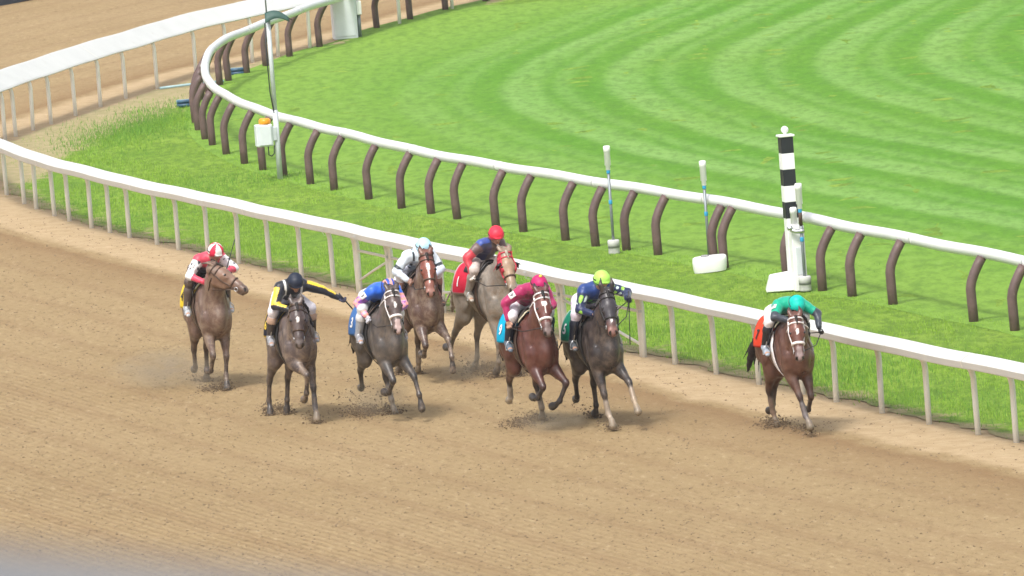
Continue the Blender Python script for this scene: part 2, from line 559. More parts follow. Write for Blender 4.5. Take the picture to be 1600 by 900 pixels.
for (c, rx, ry) in c_dry:
    dry = np.maximum(dry, 1.05 * np.exp(-(((IV[:, 0] - c[0]) / rx) ** 2 + ((IV[:, 1] - c[1]) / ry) ** 2) ** 1.5))
attr(infield, "dW", dWi); attr(infield, "dry", np.clip(dry, 0, 1)); tag(infield, kind='structure')

# mown turf course inside the brown rail
tedge = TC + TN * .25
def turf_h(P):
    return .010 + height_noise(P, 1.3, .05, 3)
turf, TV = cdt_region('turf_course', tedge, 1.0, M['turf'], .006, turf_h)
dTt = -sdist(TC, TV)
# the mower runs parallel to the hairpin: one smooth bend repeated inwards
dS = TV[:, 0] - (np.sqrt(36.0 + (.35 * (TV[:, 1] - 211.5)) ** 2) - 6.0)
attr(turf, "dT", dS); attr(turf, "stripe", np.clip((dTt - 2.0) / 5.0, 0, 1)); tag(turf, kind='structure')

# tall unmown grass along the white rail: uncountable blades in one object
def blades(name, pts, hgt, mat_cols, width=.016):
    n = len(pts)
    a = rng.uniform(0, 2 * PI, n); lean = rng.uniform(0, .5, n) * hgt
    la = rng.uniform(0, 2 * PI, n)
    dx, dy = np.cos(a) * width * .5, np.sin(a) * width * .5
    z = np.full(n, .0) + pts[:, 2]
    V = np.empty((n, 3, 3), np.float32)
    V[:, 0] = np.column_stack([pts[:, 0] - dx, pts[:, 1] - dy, z - .02])
    V[:, 1] = np.column_stack([pts[:, 0] + dx, pts[:, 1] + dy, z - .02])
    V[:, 2] = np.column_stack([pts[:, 0] + np.cos(la) * lean, pts[:, 1] + np.sin(la) * lean, z + hgt])
    cc = mat_cols[rng.integers(0, len(mat_cols), n)] * rng.uniform(.85, 1.2, (n, 1))
    o = link_mesh(name, V.reshape(-1, 3), np.arange(n * 3).reshape(n, 3), M['blade'], colors=np.repeat(cc, 3, 0))
    return o

mt, nt, bs = newmat('grass_blade')
nt.links.new(getattr_n(nt, "Col").outputs["Color"], bs.inputs["Base Color"])
bs.inputs["Roughness"].default_value = .6; bs.inputs["Specular IOR Level"].default_value = .2
M['blade'] = mt
# candidate points in the infield ring
nC = 900000
mn, mx = np.array((-14., 128.)), np.array((16., 225.))
cand = rng.uniform(mn, mx, (nC, 2))
i1 = sdist(WC[::2], cand[:, :]) if False else None
from mathutils import kdtree
def fast_sd(C, P):
    """signed distance through a coarse grid lookup (smooth fields)"""
    xs = np.arange(mn[0] - 1, mx[0] + 2, .5); ys = np.arange(mn[1] - 1, mx[1] + 2, .5)
    gx, gy = np.meshgrid(xs, ys, indexing='ij')
    D = sdist(C, np.stack([gx.ravel(), gy.ravel()], 1)).reshape(len(xs), len(ys))
    fx = (P[:, 0] - xs[0]) / .5; fy = (P[:, 1] - ys[0]) / .5
    ix = fx.astype(int); iy = fy.astype(int); tx = fx - ix; ty = fy - iy
    return (D[ix, iy] * (1 - tx) * (1 - ty) + D[ix + 1, iy] * tx * (1 - ty) + D[ix, iy + 1] * (1 - tx) * ty + D[ix + 1, iy + 1] * tx * ty)
cw = -fast_sd(WC, cand); ct = fast_sd(TC, cand)
band = (cw > .05) & (ct > -.35)
# clumpy density, thick near the white rail, thinner towards the mown side
cl = .5 + .5 * np.sin(cand[:, 0] * 1.7 + 2.1 * np.sin(cand[:, 1] * .31)) * np.cos(cand[:, 1] * .63 + 1.3 * np.sin(cand[:, 0] * .9))
dens = np.where(cw < 4.0, .9, .55) * (.35 + .65 * cl)
dry_pt = np.zeros(nC)
for (c, rx, ry) in c_dry:
    dry_pt = np.maximum(dry_pt, np.exp(-(((cand[:, 0] - c[0]) / rx) ** 2 + ((cand[:, 1] - c[1]) / ry) ** 2) ** 1.5))
dens *= 1 - .93 * np.clip(dry_pt * 1.4, 0, 1)
dens *= np.clip(cw / 1.1, .08, 1)
keep = band & (rng.uniform(0, 1, nC) < dens)
pts = cand[keep]; cwk = cw[keep]; clk = cl[keep]
def infield_h_fast(P, d):
    return track_h(P) + np.maximum(-d, -3) * .03 + .012 + (.09 + height_noise(P, 1.3, .05, 3) - track_h(P)) * np.clip((d - .2) / 3, 0, 1)
hgt = rng.uniform(.03, .065, len(pts)) * (.55 + .8 * clk) * np.where((cwk > .6) & (cwk < 3.8), 1.15, .8)
zs = infield_h_fast(pts, cwk)
gcols = np.array([(.17, .31, .028), (.205, .35, .034), (.23, .385, .042), (.255, .41, .055), (.155, .285, .028), (.275, .40, .07)])
o = blades('tall_grass', np.column_stack([pts, zs]), hgt, gcols, .018)
tag(o, 'long bright green unmown grass growing between the white rail and the brown post rail', 'grass', kind='stuff')
print("blades", len(pts))

# darker weedy clumps that stand in the unmown grass
wp_ = []; wh_ = []
for (px, py, n_, rx, ry, hh) in ((195, 210, 3000, .75, 1.6, .20), (150, 222, 1400, .5, 1.2, .15), (248, 180, 1800, .55, 1.3, .20), (225, 196, 1200, .4, .9, .17), (385, 282, 1700, .9, .8, .16), (340, 300, 1200, .6, .7, .13), (300, 292, 700, .5, .7, .12),
                                 (1000, 518, 2200, 1.2, .6, .14), (1150, 545, 1600, 1.0, .7, .13), (1285, 585, 3400, .9, 1.0, .20), (1340, 598, 1500, .6, .8, .15), (1440, 620, 1300, .8, .8, .12), (820, 470, 900, .9, .8, .11),
                                 (120, 320, 900, .7, .7, .12), (205, 345, 1100, .9, .7, .13), (640, 380, 700, .9, .9, .10), (1180, 440, 900, .9, .9, .11), (1560, 640, 1500, .7, .9, .15)):
    n_ = int(n_ * (.9 if px < 260 else .5)); hh *= .62
    g = G(px, py)
    q = np.stack([g[0] + rng.normal(0, rx, n_), g[1] + rng.normal(0, ry * 1.4, n_)], 1)
    wp_.append(q); wh_.append(hh * rng.uniform(.35, 1.0, n_))
wp_ = np.vstack(wp_); wh_ = np.concatenate(wh_)
cw_ = -sdist(WC[::2], wp_); ok_ = cw_ > .35
wp_, wh_, cw_ = wp_[ok_], wh_[ok_], cw_[ok_]
o = blades('weeds', np.column_stack([wp_, infield_h_fast(wp_, cw_)]), wh_, np.array([(.11, .25, .035), (.13, .28, .04), (.10, .22, .035), (.16, .31, .045), (.19, .34, .05)]), .018)
tag(o, 'darker and taller weedy clumps in the unmown grass inside the white rail', 'weeds', kind='stuff')
# ------------------------------------------------------------------ white running rail (sweep along WC) and gate leaves
PROF = [(-.05, 1.075), (-.02, 1.105), (.38, 1.335), (.43, 1.360), (.47, 1.365), (.62, 1.275), (.635, 1.255), (.605, 1.158), (.590, 1.143), (.55, 1.145), (.50, 1.17), (-.03, 1.055)]


iTip = idx_tip = nearest(WC, G(-36, 254))
def zo(i):
    """the rail stands a little higher round the far bend, where the infield ground falls away"""
    return ZOFF(i)
_zi = [0, nearest(WC, G(1014, 560)), nearest(WC, G(282, 392)), iTip, nearest(WC, G(80, 192)), len(WC)]
_zv = [.05, .05, .07, .13, .165, .15]
def ZOFF(i): return float(np.interp(i, _zi, _zv))
def thick(i): return 1 + 1.4 * ZOFF(i)


def cover_mesh(C, Nn, mb, start, off=0.0, jitter=.006):
    V = []; Fc = []
    n = len(PROF)
    ph = 2.0
    for i0_, (c, nn) in enumerate(zip(C, Nn)):
        i = i0_ + start
        jz = jitter * math.sin(i * .9 + ph) + jitter * math.sin(i * .37 + 2 * ph)
        jo = jitter * math.sin(i * .6 + 1.7 * ph)
        for (o_, z) in PROF:
            V.append((c[0] + nn[0] * (o_ + off + jo), c[1] + nn[1] * (o_ + off + jo), 1.365 + (z - 1.365) * thick(i) + jz + zo(i)))
    for i in range(len(C) - 1):
        for k in range(n):
            Fc.append((i * n + k, (i + 1) * n + k, (i + 1) * n + (k + 1) % n, i * n + (k + 1) % n))
    Fc.append(tuple(range(n))); Fc.append(tuple((len(C) - 1) * n + k for k in range(n))[::-1])
    mb.add(V, Fc)


def white_post(i, parent, jit=True, sh_=0.0):
    c = WC[i] + WT[i] * sh_; nn = WN[i]
    j = rng.normal(0, .012, 2) if jit else np.zeros(2)
    zf = 1 + zo(i) / 1.16
    def P(o_, z): return (c[0] + nn[0] * o_ + j[0] * z, c[1] + nn[1] * o_ + j[1] * z, z * zf)
    mb = MB()
    mb.tube([P(0, -.12), P(0, .5), P(.0, .86), P(.02, .96), (P(.07, 1.05)), P(.17, 1.12), P(.40, 1.16)], [.047] * 7, 10)
    return mb.build('post', M['cream_post'], parent, smooth=True)


def idx_of(px): return nearest(WC, G(*px))


def rail_run(label, i0, i1, posts, group):
    t = thing('running_rail', label, 'rail', (0, 0, 0), 0, group)
    mb = MB(); cover_mesh(WC[i0:i1 + 1], WN[i0:i1 + 1], mb, i0)
    cov = mb.build('rail_cover', M['white_vinyl'], t)
    # thin joint bands where two lengths of the cover meet
    L = 0
    for i in range(i0 + 10, i1 - 4, 15):
        b = MB()
        c = WC[i]; tt = WT[i]; nn = WN[i]
        zz_ = zo(i)
        V = []
        for s_ in (-.022, .022):
            for (o_, z) in PROF:
                V.append((c[0] + tt[0] * s_ + nn[0] * (.3 + (o_ - .3) * 1.012), c[1] + tt[1] * s_ + nn[1] * (.3 + (o_ - .3) * 1.012), 1.365 + (1.2 + (z - 1.2) * 1.03 - 1.365) * thick(i) + zz_))
        n = len(PROF)
        b.add(V, [(k, n + k, n + (k + 1) % n, (k + 1) % n) for k in range(n)])
        b.build('joint_band', M['cream_post'], cov)
    for p in posts:
        white_post(idx_of(p), t)
    return t


RG = 'white running rail along the inside of the dirt track'
iA = idx_of((1002.5, 557.5)); iB = idx_of((562, 456.5))
rail_run('white running rail on gooseneck posts beside the leading horse, right of the gates', 0, iA - 0,
         [(1740, 724), (1670, 709), (1593.4, 692.4), (1521.4, 677), (1449.5, 661), (1381.7, 645), (1315, 629.5), (1247, 614), (1180, 599), (1119, 585), (1059, 570), (1014, 560)], RG)
rail_run('long white running rail curving round the left end and back behind the light pole', iB, len(WC) - 1,
         [(558, 455.5), (516, 446), (468, 434.5), (419, 423), (371, 412), (324, 401), (282.5, 392), (242.5, 382), (205, 372.5), (173.6, 365), (138.3, 356), (109.4, 346.4),
          (81.4, 336), (55.6, 327), (32.8, 317), (11.7, 305.6), (-10, 294), (-28, 278), (-36, 254), (-26, 232), (-3, 220), (24, 213), (51, 203), (80, 192.5), (114, 181), (155, 167), (200, 153), (249, 138),
          (302, 119), (352, 107), (395, 98), (440, 88), (488, 77), (555, 57), (628, 38.5), (702, 18)], RG)


def gate_leaf(label, px0, px1, diag, mids=()):
    """a swinging length of the rail: pipe frame, brace and its own cover"""
    i0, i1 = (px0 if isinstance(px0, int) else idx_of(px0)), (px1 if isinstance(px1, int) else idx_of(px1))     # i0 > i1 in the picture's left to right order (curve runs right to left)
    a, b = min(i0, i1), max(i0, i1)
    g = thing('rail_gate', label, 'gate', (0, 0, 0), 0, 'gate leaves in the white running rail')
    mb = MB(); cover_mesh(WC[a:b + 1], WN[a:b + 1], mb, a, off=.004); mb.build('rail_cover', M['white_vinyl'], g)
    for i in (a, b):
        white_post(i, g, False, .10 if i == a else -.10)
        c = WC[i]; tt = WT[i]; nn = WN[i]
        s_ = .035 if i == a else -.035
        V = []
        n = len(PROF)
        for q in (-.014, .014):
            for (o_, z) in PROF:
                V.append((c[0] + tt[0] * (s_ + q) + nn[0] * (.012 + .3 + (o_ - .3) * 1.012), c[1] + tt[1] * (s_ + q) + nn[1] * (.312 + (o_ - .3) * 1.012), 1.2 + (z - 1.2) * 1.03))
        bm_ = MB(); bm_.add(V, [(k, n + k, n + (k + 1) % n, (k + 1) % n) for k in range(n)])
        bm_.build('end_band', M['galv'], g)
    for p in mids:
        white_post(idx_of(p), g, False)
    def on(i, z, o_=0.0): return (WC[i][0] + WN[i][0] * o_, WC[i][1] + WN[i][1] * o_, z)
    mb = MB(); mb.tube([on(i, .80) for i in range(a, b + 1)], .028, 8); mb.build('cross_bar', M['cream_post'], g, True)
    lo, hi = (a, b) if diag > 0 else (b, a)
    mb = MB(); mb.tube([on(lo, .74), on((a + b) // 2, .48), on(hi, .20)], .026, 8); mb.build('brace', M['cream_post'], g, True)
    for i in (a, b):
        mb = MB(); mb.tube([on(i, .79), on(i, .83)], .055, 8); mb.build('hinge', M['galv'], g)
    return g


gate_leaf('short white gate leaf with a cross bar just behind the blue and pink jockey', iB, idx_of((617, 469)), 1)
gate_leaf('long white gate leaf in the rail behind the grey horse', idx_of((617, 469)), idx_of((877, 533)), 1, [(700, 489), (735, 498), (800, 514)])
gate_leaf('white gate leaf with a sloping brace behind the lime helmet jockey', idx_of((877, 533)), iA, -1)

# ------------------------------------------------------------------ brown post rail round the turf
tr = thing('turf_rail', 'white round topped rail on bent brown posts ringing the mown turf course', 'rail', (0, 0, 0))
mb = MB(); pts = []
C2 = TC[:, :]
for i in range(0, len(C2)):
    nn = TN[i]
    pts.append((C2[i][0] - nn[0] * .33, C2[i][1] - nn[1] * .33, 1.19 + .010 * math.sin(i * .7) + .008 * math.sin(i * .23)))
mb.tube(pts, [(.106, .100)] * len(pts), 12)
tube = mb.build('top_rail', M['turf_rail'], tr, smooth=True)
for i in range(14, len(C2) - 8, 11):
    b = MB(); p0 = np.array(pts[i]); dd = np.array(pts[i + 1]) - p0; dd /= np.linalg.norm(dd)
    b.tube([p0 - dd * .05, p0 + dd * .05], .109, 12); b.build('joint_collar', M['white_vinyl'], tube, True)


def turf_post(px, lean=0.0):
    p = G(*px); i = nearest(TC, p); c = TC[i] * .75 + p * .25; nn = TN[i]
    jt = rng.normal(0, .012)
    def P(o_, z): return (c[0] - nn[0] * (o_ + jt * z), c[1] - nn[1] * (o_ + jt * z), z)
    mb = MB()
    mb.tube([P(.02, -.15), P(.005, .35), P(0, .60), P(.025, .72), P(.09, .87), P(.17, 1.01), P(.25, 1.13)], [(.088, .086)] * 7, 10, side=(TT[i][0], TT[i][1], 0))
    mb.build('post', M['brown_post'], tr, smooth=True)


for px in [(1717, 551), (1650, 534.5), (1584, 519.3), (1518, 504), (1396, 477.4), (1331.5, 466), (1279.5, 454.5), (1229.7, 441), (1131, 420), (1114, 416), (1035, 401), (981, 393), (929, 387),
           (876, 376.5), (822, 365.5), (770, 356), (720, 344.5), (668, 335.5), (621, 326), (573, 312.5), (525, 299), (484, 288), (445, 276.5), (408, 265), (376.7, 254.3),
           (351, 243), (331.7, 230.5), (317, 221), (308, 209), (303, 196), (303, 184), (306, 172), (313, 157), (323, 146), (338, 134), (357, 128), (385, 117), (417, 104), (453, 90), (496, 75), (539, 61), (587, 45.5),
           (640, 32), (697, 18), (757, 2)]:
    turf_post(px)

# ------------------------------------------------------------------ winning post and the other poles
def gz(px):
    p = G(*px); return p
def loc(px): p = G(*px); return (p[0], p[1], .015)

# striped pole: chequered shaft on a white box column with a wedge foot
wp = thing('striped_pole', 'tall black and white striped marker pole with a white ball on top', 'marker pole', loc((1255, 452)))
wp.rotation_euler = (0, 0, R(14))
mb = MB(); z = 1.05; H = 2.79
seg = (H - 1.30) / 5
mb.box((-.10, .12, .65), (.22, .20, 1.34), 0, .01); mb.build('shaft_base', M['white_paint'], wp)
for k in range(5):
    b = MB(); zc = H - seg * (k + .5)
    b.box((-.10, .12, zc), (.235, .21, seg - .004), 0, .006)
    b.build('band', M['black'] if k % 2 == 0 else M['white_paint'], wp)
b = MB(); b.box((-.10, .12, H + .022), (.29, .26, .04), 0, .01); b.build('cap', M['white_paint'], wp)
b = MB(); b.lathe((-.10, .12, H + .04), [(.02, 0), (.035, .01), (.028, .03), (.058, .05), (.072, .09), (.058, .13), (.025, .153), (.004, .158)], 16); b.build('finial_ball', M['white_paint'], wp, True)

bx = thing('column_box', 'white square box column with a capped pipe on top in front of the striped pole', 'box column', loc((1251, 455)))
bx.rotation_euler = (0, 0, R(14))
b = MB(); b.box((0, 0, .60), (.24, .2, 1.2), 0, .012); b.build('box_column', M['white_paint'], bx)
b = MB(); b.lathe((-.03, 0, 1.2), [(.06, 0), (.06, .22), (.068, .225), (.068, .31), (.05, .33), (.005, .335)], 16); b.build('pipe_cap', M['white_paint'], bx, True)
b = MB(); b.box((0, -.106, .55), (.13, .012, .5), 0, .004); b.build('cover_plate', M['grey_box'], bx)

wf = thing('wedge_foot', 'low white wedge shaped foot block left of the white box column', 'base block', loc((1218, 455)))
def wedge(name, parent, w, d, h, lx, mat):
    V = [(-w / 2, -d / 2, 0), (w / 2, -d / 2, 0), (w / 2, d / 2, 0), (-w / 2, d / 2, 0),
         (-w / 2 + lx, -d / 2 + .03, h * .86), (w / 2, -d / 2 + .03, h), (w / 2, d / 2 - .03, h), (-w / 2 + lx, d / 2 - .03, h * .86)]
    me = link_mesh(name, V, [(3, 2, 1, 0), (4, 5, 6, 7), (0, 1, 5, 4), (1, 2, 6, 5), (2, 3, 7, 6), (3, 0, 4, 7)], mat, parent)
    md = me.modifiers.new('bevel', 'BEVEL'); md.width = .025; md.segments = 3
    return me
wedge('block', wf, .50, .5, .33, .09, M['white_paint'])


def beam_pole(label, px, h, foot, bracket=False, knob=True):
    t = thing('sensor_pole', label, 'sensor pole', loc(px), 0, 'white capped sensor poles beside the turf rail')
    lean = R(rng.uniform(-.4, .4))
    b = MB(); b.tube([(0, 0, .02), (0, 0, h - .5)], .028, 10); b.build('pole', M['grey_metal'], t, True)
    for zz in (h - .54, h * .46):
        q = MB(); q.lathe((0, 0, zz), [(.034, 0), (.036, .01), (.036, .07), (.034, .08)], 12); q.build('blue_band', M['blue_tape'], t, True)
    q = MB(); q.lathe((0, 0, h - .48), [(.03, 0), (.044, .012), (.044, .09), (.060, .10), (.060, .36), (.066, .365), (.066, .465), (.050, .476), (.004, .478)], 16)
    hd = q.build('sensor_head', M['white_paint'], t, True)
    q = MB(); q.lathe((0, 0, h - .105), [(.064, 0), (.064, .012)], 16); q.build('dark_ring', M['black'], hd)
    if foot:
        q = MB(); q.lathe((0, 0, 0), [(.105, 0), (.11, .03), (.11, .16), (.115, .165), (.115, .26), (.10, .275), (.004, .276)], 18); q.build('foot', M['concrete'], t, True)
        q = MB(); q.lathe((0, 0, .12), [(.113, 0), (.113, .10)], 18); q.build('foot_band', M['concrete_dark'], t, True)
    if bracket:
        q = MB(); q.tube([(-.20, -.02, 1.14), (-.10, -.03, 1.10), (0, -.02, 1.10), (.05, -.02, 1.12)], [.035, .04, .045, .04], 10)
        q.tube([(-.20, -.02, 1.14), (-.21, -.02, 1.20)], .05, 10); q.build('clamp', M['steel'], t, True)
        q = MB(); q.tube([(0, -.0, 1.2), (0, 0, 1.50)], .034, 10); q.build('rust_sleeve', M['leather'], t, True)
    return t


beam_pole('leftmost slim grey sensor pole with a white cap on a small grey foot', (960, 398), 2.10, True)
beam_pole('slim grey sensor pole with a white cap rising from the white concrete block', (1109, 412), 1.95, False)
beam_pole('slim grey sensor pole with a clamp right beside the striped pole', (1259, 456), 1.98, True, True)

cb = thing('concrete_block', 'white barrel shaped concrete block around the foot of a sensor pole and two brown posts', 'base block', loc((1110, 425)))
b = MB()
V = []; n = 28
prof = [(.30, .22, 0), (.315, .235, .06), (.325, .24, .2), (.315, .235, .27), (.29, .21, .285), (.0, .0, .285)]
for (rx, ry, zz) in prof:
    for k in range(n):
        w = 2 * PI * k / n
        sx = math.copysign(abs(math.cos(w)) ** .75, math.cos(w)); sy = math.copysign(abs(math.sin(w)) ** .75, math.sin(w))
        V.append((rx * sx, ry * sy, zz + rx * sx * .05))
b.add(V, [(i * n + k, i * n + (k + 1) % n, (i + 1) * n + (k + 1) % n, (i + 1) * n + k) for i in range(len(prof) - 1) for k in range(n)])
b.build('block', M['white_paint'], cb, True)
b = MB(); b.box((-.08, -.02, .29), (.14, .12, .05), .3, .015); b.build('pole_socket', M['concrete_dark'], cb)

# ------------------------------------------------------------------ light pole with box and orange beacon
lp = thing('light_pole', 'tall slim grey pole with a drooping dark green lamp hood at its top', 'pole', loc((438, 281)))
b = MB(); b.tube([(0, 0, 0), (0, 0, 1.5)], .060, 12); b.tube([(0, 0, 1.5), (0, 0, 3.58)], .050, 12); b.build('pole', M['galv'], lp, True)
b = MB(); b.tube([(-.02, 0, 3.55), (-.02, 0, 4.3), (-.03, 0, 5.6)], .016, 8); b.build('aerial', M['grey_metal'], lp, True)
b = MB()
ng = 10; V = []; Fc = []
for i in range(ng + 1):
    for j in range(7):
        u = i / ng; w = (j / 6 - .5)
        V.append((-.06 + .52 * u, w * (.34 - .22 * u), 3.62 + .10 * math.sin(u * PI) * (1 - .0) - .14 * u - abs(w) ** 1.5 * .62 * (1 - u * .6)))
for i in range(ng):
    for j in range(6):
        Fc.append((i * 7 + j, (i + 1) * 7 + j, (i + 1) * 7 + j + 1, i * 7 + j + 1))
b.add(V, Fc)
hood = b.build('lamp_hood', M['green_dark'], lp, True)
md = hood.modifiers.new('solid', 'SOLIDIFY'); md.thickness = .012
b = MB(); b.tube([(0, 0, 3.55), (.2, 0, 3.60), (.46, 0, 3.46), (.52, 0, 3.42)], .014, 8); b.build('hood_arm', M['leather'], lp, True)
b = MB(); b.tube([(-.075, -.02, 3.4), (-.085, -.03, 2.6), (-.075, -.03, 1.9), (-.02, -.06, 1.45)], .013, 6); b.build('cable', M['black'], lp, True)
jb = thing('control_box', 'white control box with an orange beacon fixed to the tall grey pole', 'control box', loc((438, 281)))
b = MB(); b.box((-.28, -.06, .98), (.36, .26, .48), R(12), .02); b.build('case', M['grey_box'], jb)
b = MB(); b.box((-.28 + .037, -.06 - .14, .98), (.27, .022, .42), R(12), .008); b.build('door', M['grey_box'], jb)
b = MB(); b.lathe((-.24, -.06, 1.22), [(.12, 0), (.13, .02), (.13, .09), (.10, .125), (.004, .13)], 18); b.build('beacon', M['orange'], jb, True)
b = MB(); b.tube([(-.20, -.1, .74), (-.20, -.1, .55), (-.14, -.1, .52), (-.08, -.1, .58), (-.07, -.08, .75)], .013, 6); b.build('cable_loop', M['black'], jb, True)
b = MB(); b.box((-.06, -.02, 1.0), (.10, .16, .3), R(12), .01); b.build('bracket', M['galv'], jb)

# ------------------------------------------------------------------ far white cabinet behind the turf rail
cab = thing('cabinet', 'tall white cabinet with a small meter box on its side standing by the far rail', 'cabinet', loc((540, 61)))
cab.rotation_euler = (0, 0, R(8))
b = MB(); b.box((0, 0, .85), (.62, .5, 1.7), 0, .015); b.build('case', M['grey_box'], cab)
b = MB(); b.box((0, -.256, .85), (.52, .014, 1.56), 0, .006); b.build('door', M['grey_box'], cab)
b = MB(); b.box((.385, -.05, .78), (.13, .3, .36), 0, .012); b.build('meter_box', M['white_paint'], cab)
b = MB(); b.tube([(.38, -.05, .6), (.38, -.05, .0)], .05, 10); b.build('conduit', M['grey_metal'], cab, True)

# ------------------------------------------------------------------ irrigation pipe lengths lying by the hairpin
def pipe_bundle(label, px, L, ang, n, zs=.06):
    t = thing('pipe_bundle', label, 'pipes', loc(px), R(ang), 'blue green pipes lying by the bend')
    for k in range(n):
        b = MB(); y = (k % 2) * .11; z = .045 + (k // 2) * .09
        b.tube([(-L / 2, y, z), (L / 2, y, z)], .044, 10)
        b.build('pipe', M['pipe_light'] if k == n - 1 else M['pipe_blue'], t, True)
    return t
pipe_bundle('stack of blue pipes lying on the grass left of the bend posts', (291, 168), .42, 8, 4)
pipe_bundle('stack of blue pipes lying behind the bend under the far rail', (373, 118), .42, 8, 4)
b = MB(); p0, p1 = G(250, 141), G(350, 131)
b.tube([(p0[0], p0[1], .05), ((p0[0] + p1[0]) / 2, (p0[1] + p1[1]) / 2, .07), (p1[0], p1[1], .07)], .032, 8)
o = b.build('drain_pipe', M['pipe_light'], None, True)
tag(o, 'single pale pipe lying on the sandy ground from a white post to the bend', 'pipe')

# ------------------------------------------------------------------ far outer barrier and the handrail close to the camera
mb = MB()
q0, q1, q2 = G(-160, 30), G(0, 9), G(75, -4)
dv = (q2 - q0); dv /= np.linalg.norm(dv); nv = np.array([-dv[1], dv[0]])
prof = [(0, 0), (0, .9), (.05, 1.2), (.35, 1.25), (.45, 1.1), (.5, 0)]
pp = [q0 + (q1 - q0) * t for t in np.linspace(0, 1, 8)] + [q1 + (q2 - q1) * t for t in np.linspace(.1, 2.4, 14)]
V = []; 
for i, p in enumerate(pp):
    for (o_, z) in prof: V.append((p[0] + nv[0] * o_, p[1] + nv[1] * o_, z + .03 * math.sin(i * 1.3)))
n = len(prof)
mb.add(V, [(i * n + k, (i + 1) * n + k, (i + 1) * n + (k + 1) % n, i * n + (k + 1) % n) for i in range(len(pp) - 1) for k in range(n)])
ob = thing('outer_barrier', 'dark low barrier along the far outer edge of the dirt track', 'barrier')
mb.build('barrier_body', M['hedge_dark'], ob)
b = MB(); b.tube([(p[0] + nv[0] * .25, p[1] + nv[1] * .25, 1.29 + .03 * math.sin(i * 1.3)) for i, p in enumerate(pp)], .05, 8); b.build('barrier_rail', M['grey_metal'], ob, True)

# grandstand balcony rail right below the camera, far out of focus
def at_dist(px, py, dist):
    d = ray(px, py); return np.array(Vector((0, 0, CAM_H)) + d * dist)
A = at_dist(-260, 915, 4.0); B = at_dist(560, 1010, 3.9)
hr = thing('balcony_handrail', 'grey balcony handrail in the near lower left corner, far out of focus', 'handrail')
b = MB(); dd = (B - A); dd /= np.linalg.norm(dd)
b.tube([A - dd * .6, A, B, B + dd * 1.6], .026, 16); b.build('top_tube', M['rail_grey'], hr, True)
for s_ in (-.3, .55, 1.4):
    b = MB(); p = A + dd * s_; b.tube([p - np.array((0, 0, .02)), p - np.array((0, 0, 1.05))], .02, 10); b.build('baluster', M['rail_grey'], hr, True)

for nm_, rg, xs_ in (('near', range(0, iTip), (0, 100, 200, 300, 400, 800, 1050, 1400, 1515)), ('far', range(iTip, len(WC)), (0, 100, 200, 300, 400))):
    q_ = [proj((WC[i][0] + WN[i][0] * .45, WC[i][1] + WN[i][1] * .45, 1.365 + zo(i))) for i in rg]
    print('helmet rail', nm_, [(x, min(q_, key=lambda a: abs(a[0] - x))) for x in xs_])
q_ = [proj(p + np.array((0, 0, .11))) for p in map(np.array, pts)]
# ------------------------------------------------------------------ implicit surfaces: smooth union of tapered limbs -> one continuous mesh
def V3(*a): return np.array(a, dtype=float)
def unit(v): v = np.asarray(v, float); return v / (np.linalg.norm(v) + 1e-12)


class Prim:
    __slots__ = ("a", "b", "ra", "rb", "s", "k", "col", "tag", "sub")
    def __init__(p, a, b, ra, rb, s=(0, 1, 0), k=.03, col=(.5, .5, .5), tag="", sub=False):
        p.a = np.asarray(a, float); p.b = np.asarray(b, float)
        p.ra = ra if isinstance(ra, tuple) else (ra, ra); p.rb = rb if isinstance(rb, tuple) else (rb, rb)
        p.s = np.asarray(s, float); p.k = k; p.col = col; p.tag = tag; p.sub = sub

    def dist(p, P):
        ab = p.b - p.a; L2 = ab.dot(ab) + 1e-9
        rel = P - p.a.astype(np.float32)
        t = np.clip((rel @ ab.astype(np.float32)) / L2, 0, 1)
        q = rel - t[..., None] * ab.astype(np.float32)
        s = p.s
        if L2 > 1e-6:
            u = ab / math.sqrt(L2); s = s - u * u.dot(s); s = s / (np.linalg.norm(s) + 1e-9)
        ds = q @ s.astype(np.float32)
        d2 = np.einsum('...i,...i->...', q, q)
        dr2 = np.maximum(d2 - ds * ds, 0)
        w = p.ra[0] + (p.rb[0] - p.ra[0]) * t
        h = p.ra[1] + (p.rb[1] - p.ra[1]) * t
        k0 = np.sqrt(ds * ds / (w * w) + dr2 / (h * h))
        k1 = np.sqrt(ds * ds / (w ** 4) + dr2 / (h ** 4)) + 1e-6
        return np.where(k0 > 1e-3, k0 * (k0 - 1) / k1, -np.minimum(w, h))


